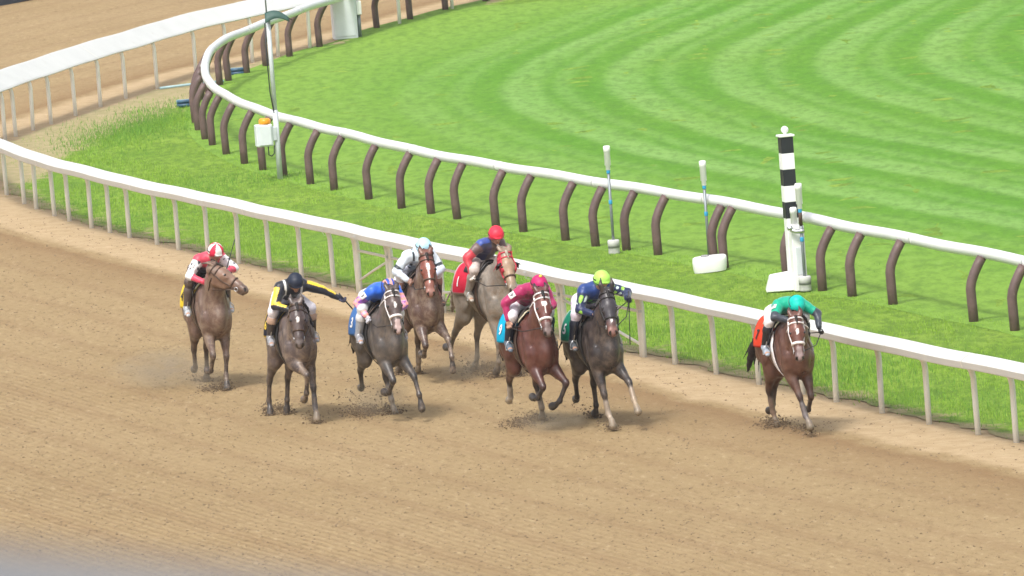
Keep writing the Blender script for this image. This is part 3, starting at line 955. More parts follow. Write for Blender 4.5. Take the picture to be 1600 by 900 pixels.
class Field:
    def __init__(f, prims, vox, pad=.05):
        f.prims = prims; f.vox = vox
        lo = np.min([np.minimum(p.a - max(p.ra), p.b - max(p.rb)) for p in prims if not p.sub], 0) - pad
        hi = np.max([np.maximum(p.a + max(p.ra), p.b + max(p.rb)) for p in prims if not p.sub], 0) + pad
        f.lo = lo; f.n = np.ceil((hi - lo) / vox).astype(int) + 1
        F = np.full(f.n, .25, np.float32)
        ax = [lo[i] + vox * np.arange(f.n[i]) for i in range(3)]
        f.ax = ax
        for p in prims:
            mr = max(max(p.ra), max(p.rb)) + p.k + .10
            a = np.minimum(p.a, p.b) - mr; b = np.maximum(p.a, p.b) + mr
            i0 = np.clip(((a - lo) / vox).astype(int), 0, f.n - 1); i1 = np.clip(((b - lo) / vox).astype(int) + 2, 1, f.n)
            if (i1 <= i0).any(): continue
            X, Y, Z = np.meshgrid(ax[0][i0[0]:i1[0]], ax[1][i0[1]:i1[1]], ax[2][i0[2]:i1[2]], indexing='ij')
            P = np.stack([X, Y, Z], -1).astype(np.float32)
            d = p.dist(P)
            sl = F[i0[0]:i1[0], i0[1]:i1[1], i0[2]:i1[2]]
            if p.sub:
                h = np.maximum(p.k - np.abs(sl + d), 0) / p.k
                sl[...] = np.maximum(sl, -d) + h * h * p.k * .25
            else:
                h = np.maximum(p.k - np.abs(sl - d), 0) / p.k
                sl[...] = np.minimum(sl, d) - h * h * p.k * .25
        f.F = F

    def sample(f, P):
        P = np.atleast_2d(P)
        q = (P - f.lo) / f.vox
        q = np.clip(q, 0, np.array(f.n) - 1.001)
        i = q.astype(int); t = q - i
        F = f.F; out = 0
        for dx in (0, 1):
            for dy in (0, 1):
                for dz in (0, 1):
                    w_ = (t[:, 0] if dx else 1 - t[:, 0]) * (t[:, 1] if dy else 1 - t[:, 1]) * (t[:, 2] if dz else 1 - t[:, 2])
                    out = out + w_ * F[i[:, 0] + dx, i[:, 1] + dy, i[:, 2] + dz]
        return out

    def cast(f, c, d, off=.0, rmax=.75, inward=True):
        """from outside towards c along -d: the first point where the field drops to off"""
        d = unit(d); ts = np.linspace(rmax, 0, 160)
        P = np.asarray(c) + ts[:, None] * d
        s = f.sample(P)
        j = np.argmax(s <= off)
        if s[j] > off: return np.asarray(c, float)
        if j == 0: return P[0]
        t = ts[j - 1] + (ts[j] - ts[j - 1]) * (s[j - 1] - off) / (s[j - 1] - s[j] + 1e-9)
        return np.asarray(c) + d * t

    def cast_out(f, c, d, off=0., rmax=.6):
        """from inside at c outwards along d: the first crossing"""
        d = unit(d); ts = np.linspace(0, rmax, 160)
        P = np.asarray(c) + ts[:, None] * d
        s = f.sample(P)
        j = np.argmax(s >= off)
        if s[j] < off or j == 0: return P[j]
        t = ts[j - 1] + (ts[j] - ts[j - 1]) * (off - s[j - 1]) / (s[j] - s[j - 1] + 1e-9)
        return np.asarray(c) + d * t

    def mesh(f, smooth_it=2):
        F = f.F; S = F < 0
        nx, ny, nz = F.shape
        cnt = np.zeros((nx - 1, ny - 1, nz - 1), np.int8)
        for dx in (0, 1):
            for dy in (0, 1):
                for dz in (0, 1):
                    cnt += S[dx:nx - 1 + dx, dy:ny - 1 + dy, dz:nz - 1 + dz]
        act = (cnt > 0) & (cnt < 8)
        I = np.argwhere(act)
        idx = np.full(act.shape, -1, np.int32); idx[act] = np.arange(len(I))
        cor = [(a, b, c) for a in (0, 1) for b in (0, 1) for c in (0, 1)]
        val = np.stack([F[I[:, 0] + a, I[:, 1] + b, I[:, 2] + c] for (a, b, c) in cor], 1)
        acc = np.zeros((len(I), 3)); n_ = np.zeros(len(I))
        for i, ci in enumerate(cor):
            for ax in range(3):
                if ci[ax] == 0:
                    cj = list(ci); cj[ax] = 1; j = cor.index(tuple(cj))
                    v0, v1 = val[:, i], val[:, j]
                    x = (v0 < 0) != (v1 < 0)
                    t = np.where(x, v0 / np.where(np.abs(v0 - v1) < 1e-9, 1e-9, v0 - v1), 0)
                    p = np.array(ci, float)[None] + t[:, None] * (np.array(cj) - np.array(ci))[None]
                    acc[x] += p[x]; n_[x] += 1
        Vv = f.lo + (I + acc / n_[:, None]) * f.vox
        faces = []
        for ax in range(3):
            o1, o2 = [(1, 2), (2, 0), (0, 1)][ax]
            sl0 = [slice(None)] * 3; sl1 = [slice(None)] * 3
            sl0[ax] = slice(0, -1); sl1[ax] = slice(1, None)
            A = S[tuple(sl0)]; B = S[tuple(sl1)]
            E = np.argwhere(A != B)
            ok = (E[:, o1] > 0) & (E[:, o2] > 0) & (E[:, o1] < F.shape[o1] - 1) & (E[:, o2] < F.shape[o2] - 1)
            E = E[ok]
            if not len(E): continue
            fl = A[E[:, 0], E[:, 1], E[:, 2]]
            def cell(d1, d2):
                C = E.copy(); C[:, o1] -= d1; C[:, o2] -= d2
                return idx[C[:, 0], C[:, 1], C[:, 2]]
            q = np.stack([cell(1, 1), cell(0, 1), cell(0, 0), cell(1, 0)], 1)
            q[~fl] = q[~fl][:, ::-1]
            faces.append(q)
        Fc = np.vstack(faces)
        for _ in range(smooth_it):
            s = np.zeros_like(Vv); c = np.zeros(len(Vv))
            for k in range(4):
                a_, b_ = Fc[:, k], Fc[:, (k + 1) % 4]
                np.add.at(s, a_, Vv[b_]); np.add.at(c, a_, 1)
                np.add.at(s, b_, Vv[a_]); np.add.at(c, b_, 1)
            Vv = Vv * .5 + .5 * s / np.maximum(c, 1)[:, None]
        return Vv, Fc

    def colors(f, V, sharp=.012, colfun=None):
        """each vertex takes the colour of the limb it belongs to"""
        D = np.full((len(V), len(f.prims)), 1e3, np.float32)
        Vf = V.astype(np.float32)
        for j, p in enumerate(f.prims):
            if p.sub: continue
            mr = max(max(p.ra), max(p.rb)) + .08
            a = np.minimum(p.a, p.b) - mr; b = np.maximum(p.a, p.b) + mr
            mm = ((V >= a) & (V <= b)).all(1)
            if mm.any(): D[mm, j] = p.dist(Vf[mm])
        Dm = D.min(1, keepdims=True)
        W = np.exp(-np.clip((D - Dm) / sharp, 0, 30)); W /= W.sum(1, keepdims=True)
        return W @ np.array([p.col for p in f.prims], np.float32), D.argmin(1)


def noise3(P, s, seed=0):
    """cheap smooth pseudo noise in -1..1"""
    x, y, z = (P * s).T
    return (np.sin(x * 1.7 + 2.1 * np.sin(y * .9 + seed) + seed) + np.sin(y * 2.1 + 1.7 * np.sin(z * 1.1 + 2 * seed)) + np.sin(z * 1.9 + 2.3 * np.sin(x * .8 + 3 * seed))) / 3


def hang_tube(name, pts, rad, mat, parent, n=8, flat=None):
    b = MB(); b.tube(pts, rad if not flat else [flat] * len(pts), n); return b.build(name, mat, parent, True)


# ------------------------------------------------------------------ horse
def dirv3(elev, yaw):
    return V3(math.cos(R(elev)) * math.cos(R(yaw)), math.cos(R(elev)) * math.sin(R(yaw)), math.sin(R(elev)))


def build_horse(H):
    coat = np.array(H['coat']); dark = np.array(H['points']); belly = coat * H.get('belly', .85)
    lz = H.get('lift', 0.0)
    pr = []
    def add(a, b, ra, rb, col=None, s=(0, 1, 0), k=.05, tag="", sub=False):
        a = V3(*a); b = V3(*b)
        a[2] += lz; b[2] += lz
        pr.append(Prim(a, b, ra, rb, s, k, tuple(coat if col is None else col), tag, sub))
    # trunk
    W_ = .83
    add((-.58, 0, 1.31), (-.34, 0, 1.30), (.225 * W_, .25), (.265 * W_, .28), k=.08)
    add((-.34, 0, 1.28), (.02, 0, 1.19), (.25 * W_, .28), (.265 * W_, .345), k=.08)
    add((.02, 0, 1.19), (.36, 0, 1.14), (.265 * W_, .345), (.225 * W_, .395), k=.08)
    add((.0, 0, 1.46), (.36, 0, 1.53), (.06, .07), (.05, .085), k=.12)
    add((.36, 0, 1.11), (.56, 0, 1.10), (.215 * W_, .37), (.165 * W_, .26), k=.08)
    add((.56, .07, .98), (.56, .07, 1.10), .105, .10, k=.06); add((.56, -.07, .98), (.56, -.07, 1.10), .105, .10, k=.06)
    add((-.70, .0, 1.34), (-.58, 0, 1.42), (.12 * W_, .12), (.16 * W_, .12), k=.08)
    for s_ in (1, -1):
        add((-.58, .11 * s_, 1.26), (-.66, .11 * s_, 1.04), (.11, .17), (.095, .14), k=.08)
        add((.30, .135 * s_, 1.38), (.54, .128 * s_, 1.08), (.07, .13), (.08, .12), k=.07)
        add((.44, .180 * s_, 1.26), (.50, .172 * s_, .95), (.032, .06), (.042, .07), k=.05)          # shoulder muscle
        add((.28, .205 * s_, 1.22), (.36, .190 * s_, .98), (.03, .07), (.03, .06), k=.05)            # triceps
        add((-.46, .190 * s_, 1.28), (-.40, .178 * s_, 1.00), (.038, .10), (.03, .08), k=.06)         # thigh muscle
        add((.665, .012 * s_, 1.16), (.665, .012 * s_, .90), .018, .022, sub=True, k=.05) if s_ > 0 else None   # groove between the breast muscles
        add((.37, .226 * s_, 1.36), (.40, .222 * s_, .98), .010, .012, sub=True, k=.05)               # line behind the shoulder
        add((-.27, .24 * s_, 1.20), (-.22, .228 * s_, .94), .010, .014, sub=True, k=.06)              # flank hollow
    # neck
    nb = V3(.46, 0, 1.30)
    ne, ny_ = H.get('neck', (42, 0))
    nl = H.get('neck_len', .70)
    nd = dirv3(ne, ny_)
    mid = nb + nd * nl * .5 + V3(0, 0, .03)
    poll = nb + dirv3(ne, ny_ * 1.5) * nl
    he, hy = H.get('head', (-55, 0))
    hd = dirv3(he, hy)
    hs = unit(np.cross((0, 0, 1), hd)); hn = np.cross(hd, hs)      # hn: out of the forehead
    if hn[2] < 0 and he > -89: hn = -hn
    add(nb, mid, (.172, .27), (.122, .205), k=.09)
    add(nb + V3(.06, 0, -.14), mid - V3(0, 0, .06), (.15, .18), (.11, .14), k=.08)
    for s_ in (1, -1):
        add(nb + V3(.16, .158 * s_, -.13), poll - V3(.05, 0, .12) + V3(0, .09 * s_, 0), .012, .010, sub=True, k=.045)   # jugular groove
    add(mid, poll - hd * .0 - hn * .05, (.115, .195), (.082, .12), k=.07)
    hk = .035
    HS = 1.04
    def hp(t, n=0, s_=0): return poll + (hd * t + hn * n + hs * s_) * HS
    hc = np.array(H.get('headcol', coat)); mz = np.array(H.get('muzzle', dark))
    def hadd(a, b, ra, rb, col=None, k=hk, tag="head", sub=False):
        ra = tuple(np.array(ra if isinstance(ra, tuple) else (ra, ra)) * HS); rb = tuple(np.array(rb if isinstance(rb, tuple) else (rb, rb)) * HS)
        add(a, b, ra, rb, hc if col is None else col, hs, k, tag, sub)
    hadd(hp(-.02, -.03), hp(.16, -.015), (.082, .095), (.096, .10))
    hadd(hp(.16, -.015), hp(.42, -.015), (.094, .098), (.058, .068))
    hadd(hp(.42, -.015), hp(.53, -.02), (.057, .064), (.054, .058), mz)
    for s_ in (1, -1):
        hadd(hp(.19, .02, .078 * s_), hp(.235, .012, .072 * s_), .032, .03, k=.03)
        hadd(hp(.10, -.11, .035 * s_), hp(.24, -.10, .035 * s_), (.045, .095), (.04, .07), k=.05)
        hadd(hp(.24, -.07, .025 * s_), hp(.45, -.06, .02 * s_), (.03, .05), (.025, .03), k=.03)
        hadd(hp(.505, .012, .036 * s_), hp(.545, -.005, .038 * s_), .026, .027, mz, k=.02)
        ea = H.get('ears', -.15)
        hadd(hp(-.03, .05, .055 * s_), hp(-.10 - .0, .085 + ea * .3, .075 * s_), (.032, .024), (.036, .02), hc * .8, k=.015, tag="ear")
        hadd(hp(-.10, .085 + ea * .3, .075 * s_), hp(-.185, .09 + ea * .75, .066 * s_), (.034, .018), (.010, .010), dark * .8, k=.01, tag="ear")
    hadd(hp(.47, -.085), hp(.535, -.075), (.036, .026), (.034, .024), mz, k=.02)
    for s_ in (1, -1):
        hadd(hp(.548, .022, .040 * s_), hp(.566, .004, .046 * s_), .013, .014, sub=True, k=.01)
    if H.get('mouth'):
        hadd(hp(.50, -.068, -.06), hp(.50, -.068, .06), .009, .009, sub=True, k=.008)
        hadd(hp(.57, -.066, -.06), hp(.57, -.066, .06), .012, .012, sub=True, k=.008)
    # legs
    hoofs = {}
    def leg(front, s_, ang):
        socks = H.get('socks', {}).get(('F' if front else 'H') + ('L' if s_ > 0 else 'R'))
        nb_ = 4 if front else 5
        lat = ang[nb_] if len(ang) > nb_ else 0
        lat2 = ang[nb_ + 1] if len(ang) > nb_ + 1 else lat
        def step(p, a, L, up_=False):
            ly = math.tan(R(lat if up_ else lat2)) * s_
            return p + V3(math.sin(R(a)) * L, ly * L, -math.cos(R(a)) * L)
        uc = coat * H.get('legdark', .8); lc = dark
        if front:
            a1, a2, a3, a4 = ang[:4]
            el = V3(.40 + .14 * math.sin(R(a1)), .122 * s_, .845 + .03 * abs(math.sin(R(a1))))
            kn = step(el, a1, .365, True); ft = step(kn, a2, .265)
            add((.54, .13 * s_, 1.06), el, (.08, .12), (.072, .105), k=.06)
            add(el + V3(0, 0, .04), kn, (.084, .104), (.039, .044), uc, k=.04)
            up_ = el + (kn - el) * .30
            add(up_, up_ + (kn - el) * .2, (.068, .080), (.052, .062), uc, k=.04)
            add(kn + (el - kn) * .06, kn + (ft - kn) * .10, (.043, .047), (.038, .042), lc, k=.025)
            sl = .40
            cw, cw2 = (.030, .036), (.028, .033)
        else:
            a0, a1, a2, a3, a4 = ang[:5]
            hip = V3(-.50, .10 * s_, 1.16)
            st = step(hip, a0, .33, True)
            kn = step(st, a1, .41, True); ft = step(kn, a2, .315)
            add(hip, st, (.115, .215), (.095, .15), k=.08)
            add(st + V3(-.02, 0, .02), kn, (.082, .125), (.038, .048), uc, k=.06)
            g0 = st + (kn - st) * .25 + V3(-.02, 0, 0)
            add(g0, g0 + (kn - st) * .25, (.066, .085), (.05, .06), uc, k=.05)
            bk = unit(kn - st); 
            add(kn - bk * .03, kn + (ft - kn) * .12, (.040, .052), (.036, .044), lc, k=.025)
            add(kn + unit(kn - ft) * .055 + V3(-.01, 0, 0), kn, (.022, .026), (.032, .04), lc, k=.03)
            cw, cw2 = (.032, .04), (.029, .035)
        cw = (cw[0] * 1.08, cw[1] * 1.08); cw2 = (cw2[0] * 1.08, cw2[1] * 1.08)
        add(kn, ft, cw, cw2, lc, k=.02)
        sc_ = lc if not socks else np.array(socks)
        if socks: add(kn + (ft - kn) * .45, ft, (cw[0] + .003, cw[1] + .003), (cw2[0] + .004, cw2[1] + .004), sc_, k=.02)
        add(ft, ft, (.038, .043), (.038, .043), sc_, k=.02)
        co = step(ft, a3, .115)
        add(ft, co, (.031, .034), (.034, .037), sc_, k=.02)
        hf = step(co, a4, .075)
        hcol = np.array((.05, .042, .036)) if not socks else np.array((.20, .16, .11))
        add(co, hf, (.042, .046), (.054, .060), hcol, k=.012, tag="hoof")
        hoofs[('F' if front else 'H') + ('L' if s_ > 0 else 'R')] = hf
    L = H['legs']
    leg(True, 1, L['FL']); leg(True, -1, L['FR']); leg(False, 1, L['HL']); leg(False, -1, L['HR'])
    fld = Field(pr, .0135)
    Vv, Fc = fld.mesh(2)
    C, own = fld.colors(Vv)
    C = C.astype(float)
    # coat variation that belongs to the coat: darker dorsal line, dapples, face markings
    tags = np.array([p.tag for p in pr])[own]
    C *= (1 + .10 * noise3(Vv, 3.0, H['seed'])[:, None])
    if H.get('dapple'):
        dp = np.clip(noise3(Vv, 26, 1) * noise3(Vv, 19, 2) * 3 + .2, -1, 1)
        body = (Vv[:, 2] > 1.0 + lz) & (tags != 'head')
        C[body] *= (1 + .22 * dp[body])[:, None]
    rel = Vv - (poll + V3(0, 0, lz))
    t_, n_, s_ = rel @ hd / HS, rel @ hn / HS, rel @ hs / HS
    face = (n_ > .015) & (tags == 'head')
    wob = .006 * noise3(Vv, 40, 5)
    if 'star' in H:
        t0, t1, w0 = H['star']
        d_ = np.sqrt(((t_ - (t0 + t1) / 2) / ((t1 - t0) / 2)) ** 2 + (s_ / w0) ** 2)
        mk = face & (d_ + wob * 20 < 1)
        C[mk] = (.78, .74, .70)
    if 'stripe' in H:
        t0, t1, w0 = H['stripe']
        mk = face & (t_ > t0) & (t_ < t1) & (np.abs(s_ + wob) < w0 * (1 - .6 * (t_ - t0) / (t1 - t0)))
        C[mk] = (.78, .74, .70)
    if 'snip' in H:
        mk = (tags == 'head') & (t_ > .40) & (n_ > -.01) & (np.abs(s_) < .035)
        C[mk] = H['snip']
    ns = (np.abs(np.abs(s_) - .043) < .016) & (t_ > .525) & (np.abs(n_ - .014) < .022)
    C[ns] = (.012, .010, .010)
    root = thing('racehorse', H['label'], 'horse', (0, 0, 0))
    body = link_mesh('body', Vv, Fc, H['mat'], root, smooth=True, colors=np.clip(C, .004, .95))
    mudv = np.clip(1.15 - .75 * np.abs(Vv[:, 2] - lz - .75), 0, 1) * .6 + np.clip((Vv[:, 0] - .1) * 1.1, 0, .8)
    mudv *= np.where((tags == 'head'), H.get('head_mud', .25), 1.0) * H.get('mud', .6)
    attr(body, "Mud", mudv)
    off = V3(0, 0, lz)
    P_ = lambda t, n=0, s_=0: hp(t, n, s_) + off
    # eyes
    for s_2 in (1, -1):
        b = MB(); c = fld.cast(P_(.205, .01), hs * s_2 + hn * .35, -.004, .3)
        b.lathe((0, 0, 0), [(.002, -.018), (.014, -.012), (.0185, 0), (.014, .012), (.002, .018)], 12)
        e = b.build('eye', M['eye'], root, True); e.location = tuple(c)
    # mane and forelock
    mp = []
    mc = tuple(np.array(H.get('mane', dark * .6)))
    for i in range(9):
        u = i / 8
        base = (V3(.34, 0, 1.56) * (1 - u) + poll * u) + off if False else None
        q = nb + (mid - nb) * min(1, u * 2) if u < .5 else mid + (poll - mid) * (u * 2 - 1)
        ctr = q + off
        upn = unit(np.cross(nd, np.cross((0, 0, 1), nd))); upn = upn if upn[2] > 0 else -upn
        top = fld.cast(ctr, upn, -.005, .5)
        sd_ = unit(np.cross(upn, nd)) * (1 if H.get('mane_side', 1) > 0 else -1)
        low = fld.cast(ctr + upn * .06, sd_ + upn * .25, .004, .4)
        tip = fld.cast(ctr - upn * .02, sd_, .006, .4)
        wv = .018 * math.sin(i * 2.3 + H['seed'])
        mp.append(Prim(top, low, (.010, .045), (.010, .045), upn, .03, mc))
        mp.append(Prim(low, low + (tip - low) * .55 + nd * wv, (.009, .04), (.006, .012), nd, .02, mc))
    mp.append(Prim(P_(-.02, .085), P_(.10, .105 - .01, .01), (.03, .014), (.012, .008), hs, .02, mc))
    mf = Field(mp, .012); mv, mfc = mf.mesh(1)
    link_mesh('mane', mv, mfc, M['hair'], root, True, colors=np.tile(np.array(mc) * 1.0, (len(mv), 1)) * (1 + .3 * noise3(mv, 60, 3)[:, None]))
    # tail
    tp = []; td = V3(*(H.get('tail', (-.6, .06, -.6)))); p = V3(-.77, 0, 1.37) + off; d_ = unit(V3(-1, 0, .05))
    pts_ = [p]
    for i in range(8):
        d_ = unit(d_ * .7 + unit(td + V3(0, .12 * math.sin(i * 1.1 + H['seed']), -.10 * i)) * .45)
        p = p + d_ * .105; pts_.append(p)
    rr = [.028, .036, .05, .062, .066, .06, .05, .036, .014]
    for i in range(8):
        tp.append(Prim(pts_[i], pts_[i + 1], (rr[i], rr[i] * .75), (rr[i + 1], rr[i + 1] * .75), (0, 1, 0), .03, mc))
    for j in range(5):
        o_ = rng.normal(0, .035, 3)
        tp.append(Prim(pts_[4] + o_, pts_[7] + o_ * 2.2, .02, .006, (0, 1, 0), .02, mc))
    tf = Field(tp, .013); tv, tfc = tf.mesh(1)
    link_mesh('tail', tv, tfc, M['hair'], root, True, colors=np.tile(np.array(mc), (len(tv), 1)) * (1 + .3 * noise3(tv, 50, 4)[:, None]))
    # bridle: straps that follow the head's surface
    bm = M[H.get('bridle', 'leather')]
    br = MB()
    def ring(t, cn, a0=-PI, a1=PI, n=22, o_=.005):
        c = P_(t, cn)
        return [fld.cast(c, hn * math.cos(w) + hs * math.sin(w), o_, .26) for w in np.linspace(a0, a1, n)]
    def straps(r):
        br.tube(ring(.0, -.03, -2.0, 2.0), r, 6)                                       # head piece
        br.tube(ring(.07, -.02, -1.9, 1.9), r, 6)                                      # brow band
        for s_2 in (1, -1):
            pth = [fld.cast(P_(t, -.035 - .03 * min(1, t / .2)), hs * s_2 + hn * .05, .005, .26) for t in np.linspace(.02, .41, 12)]
            br.tube(pth, r, 6)                                                         # cheek pieces
        pth = [fld.cast(P_(.05, -.10), -hn * math.cos(w) + hs * math.sin(w), .005, .3) for w in np.linspace(-1.5, 1.5, 14)]
        br.tube(pth, r * .8, 6)
    straps(H.get('strap_r', .010))
    brid = br.build('bridle', bm, root, True)
    nbm = M[H.get('noseband', 'leather')]
    hang_tube('noseband', ring(.345, -.02, -2.5, 2.5), H.get('nose_r', .013), nbm, brid, 8)
    bits = []
    for s_2 in (1, -1):
        c = fld.cast(P_(.435, -.05), hs * s_2, .008, .26)
        b = MB(); b.tube([c + hd * .028 * math.cos(w) + hn * .028 * math.sin(w) for w in np.linspace(0, 2 * PI, 14)], .006, 6, cap=False)
        b.build('bit_ring', M['steel'], brid, True)
        bits.append(c)
    if H.get('blinkers'):
        for s_2 in (1, -1):
            b = MB(); c = fld.cast(P_(.19, .0), hs * s_2 + hn * .2, .0, .3)
            V = []; Fq_ = []
            nn_ = 9
            for i in range(nn_):
                w = -1.3 + 2.6 * i / (nn_ - 1)
                for j in range(5):
                    q = j / 4
                    rr_ = .062
                    V.append(c - hd * (rr_ * math.cos(w)) * .9 + hn * rr_ * math.sin(w) + hs * s_2 * (-.01 + .06 * q) + hd * .035 * q)
            for i in range(nn_ - 1):
                for j in range(4): Fq_.append((i * 5 + j, (i + 1) * 5 + j, (i + 1) * 5 + j + 1, i * 5 + j + 1))
            b.add(V, Fq_); bo = b.build('blinker_cup', M['leather_black'], brid, True)
            md = bo.modifiers.new('s', 'SOLIDIFY'); md.thickness = .008
    if H.get('hood'):
        # cloth hood: a sheet over cheeks and poll lying just off the skin
        V = []; Fq_ = []
        ts = np.linspace(-.02, .27, 9)
        for s_2 in (1, -1):
            b0 = len(V)
            for t in ts:
                for w in np.linspace(.75, 2.5, 10):
                    V.append(fld.cast(P_(t, -.04), hn * math.cos(w) + hs * s_2 * math.sin(w), .006, .3))
            for i in range(8):
                for j in range(9): Fq_.append((b0 + i * 10 + j, b0 + (i + 1) * 10 + j, b0 + (i + 1) * 10 + j + 1, b0 + i * 10 + j + 1))
        b = MB(); b.add(V, Fq_); bo = b.build('hood', M[H['hood']], root, True)
        md = bo.modifiers.new('s', 'SOLIDIFY'); md.thickness = .008; md.offset = 1
    # saddle cloth: a sheet draped on the back
    cmat = H['cloth_mat']
    def surf(x, w, o_):
        c = V3(x, 0, 1.20 + lz)
        return fld.cast(c, V3(0, math.sin(w), math.cos(w)), o_, .6)
    nxg, nwg = 16, 33
    def cloth_pt(u, v, o_):
        """u 0..1 front to back, v -1..1 right to left over the back"""
        x0, x1 = H.get('cloth_x', (.12, -.60))
        w = v * H.get('cloth_w', 1.72)
        x = x0 + (x1 - x0) * u * (1 - .05 * abs(v)) - .06 * abs(v)
        flare = .02 * max(0, abs(v) - .6) + .006 * math.sin(u * 9 + v * 6)
        return surf(x, w, o_ + flare)
    V = [cloth_pt(i / (nxg - 1), -1 + 2 * j / (nwg - 1), .014) for i in range(nxg) for j in range(nwg)]
    Fq_ = [(i * nwg + j, i * nwg + j + 1, (i + 1) * nwg + j + 1, (i + 1) * nwg + j) for i in range(nxg - 1) for j in range(nwg - 1)]
    cols = []
    for i in range(nxg):
        for j in range(nwg):
            edge = i in (0, nxg - 1) or j in (0, nwg - 1)
            cols.append(H['cloth_trim'] if edge else H['cloth_col'])
    sc = link_mesh('saddle_cloth', V, Fq_, cmat, root, True, colors=np.array(cols))
    md = sc.modifiers.new('s', 'SOLIDIFY'); md.thickness = .008
    # numeral on both sides of the cloth
    cu = bpy.data.curves.new('t', 'FONT'); cu.body = H['num']; cu.align_x = 'CENTER'; cu.align_y = 'CENTER'; cu.size = 1.0; cu.resolution_u = 4
    cu.offset = .03
    to = bpy.data.objects.new('t', cu); COL.objects.link(to)
    bpy.context.view_layer.update()
    tm = to.to_mesh()
    import bmesh
    bmm = bmesh.new(); bmm.from_mesh(tm)
    for _ in range(2):
        bmesh.ops.subdivide_edges(bmm, edges=[e for e in bmm.edges if e.calc_length() > .12], cuts=1)
    bmesh.ops.triangulate(bmm, faces=bmm.faces)
    tvv = np.array([v.co[:2] for v in bmm.verts]); tff = [[v.index for v in f_.verts] for f_ in bmm.faces]
    bmm.free(); to.to_mesh_clear(); bpy.data.objects.remove(to)
    for sgn in (-1, 1):
        Vn = []
        for (tx, ty) in tvv:
            u = .66 + sgn * tx * .32
            v = sgn * (.64 - ty * .36)
            Vn.append(cloth_pt(np.clip(u, .02, .98), np.clip(v, -.97, .97), .024))
        no = link_mesh('numeral', Vn, tff, H['num_mat'], sc, False)
    # pad, saddle, girth
    pm = MB()
    V = [surf(.20 - .50 * i / 9 + .02 * abs(-1 + 2 * j / 16), (-1 + 2 * j / 16) * .62, .032 + .012 * (1 - (j / 8 - 1) ** 2)) for i in range(10) for j in range(17)]
    pm.add(V, [(i * 17 + j, i * 17 + j + 1, (i + 1) * 17 + j + 1, (i + 1) * 17 + j) for i in range(9) for j in range(16)])
    po = pm.build('saddle_pad', M[H.get('pad_mat', 'pad')], root, True); md = po.modifiers.new('s', 'SOLIDIFY'); md.thickness = .015
    sm = MB()
    V = []
    for i in range(12):
        u = i / 11
        for j in range(19):
            v = -1 + 2 * j / 18
            x = .17 - .40 * u + .08 * abs(v) * (1 - u)
            V.append(surf(x, v * (.95 - .55 * u), .052 + .03 * math.exp(-((u - .0) / .18) ** 2) * math.exp(-(v / .3) ** 2) + .03 * math.exp(-((u - 1) / .2) ** 2) * math.exp(-(v / .5) ** 2)))
    sm.add(V, [(i * 19 + j, i * 19 + j + 1, (i + 1) * 19 + j + 1, (i + 1) * 19 + j) for i in range(11) for j in range(18)])
    so_ = sm.build('saddle', M['saddle'], root, True); md = so_.modifiers.new('s', 'SOLIDIFY'); md.thickness = .012
    gm_ = MB(); V = []
    ws = np.linspace(.75, 2 * PI - .75, 40)
    for x in (.10, .19):
        for w in ws: V.append(surf(x, w, .012))
    gm_.add(V, [(j, j + 1, 40 + j + 1, 40 + j) for j in range(39)])
    go = gm_.build('girth', M[H.get('girth', 'white_strap')], root, True); md = go.modifiers.new('s', 'SOLIDIFY'); md.thickness = .008
    H['_root'] = root; H['_field'] = fld; H['_bits'] = bits; H['_brid'] = brid; H['_hoofs'] = hoofs; H['_surf'] = surf; H['_poll'] = poll + off
    return root


M['hair'] = vcmat('horse_hair', .6, .3, 40, spec=.3)
# ------------------------------------------------------------------ jockey
def ik(a, c, l1, l2, pole):
    a = np.asarray(a, float); c = np.asarray(c, float)
    d = c - a; L = np.linalg.norm(d)
    if L > (l1 + l2) * .995:
        c = a + d / L * (l1 + l2) * .995; d = c - a; L = np.linalg.norm(d)
    x = (l1 * l1 - l2 * l2 + L * L) / (2 * L)
    h = math.sqrt(max(l1 * l1 - x * x, 1e-6))
    u = d / L; p = np.asarray(pole, float); p = unit(p - u * u.dot(p))
    return a + u * x + p * h, c


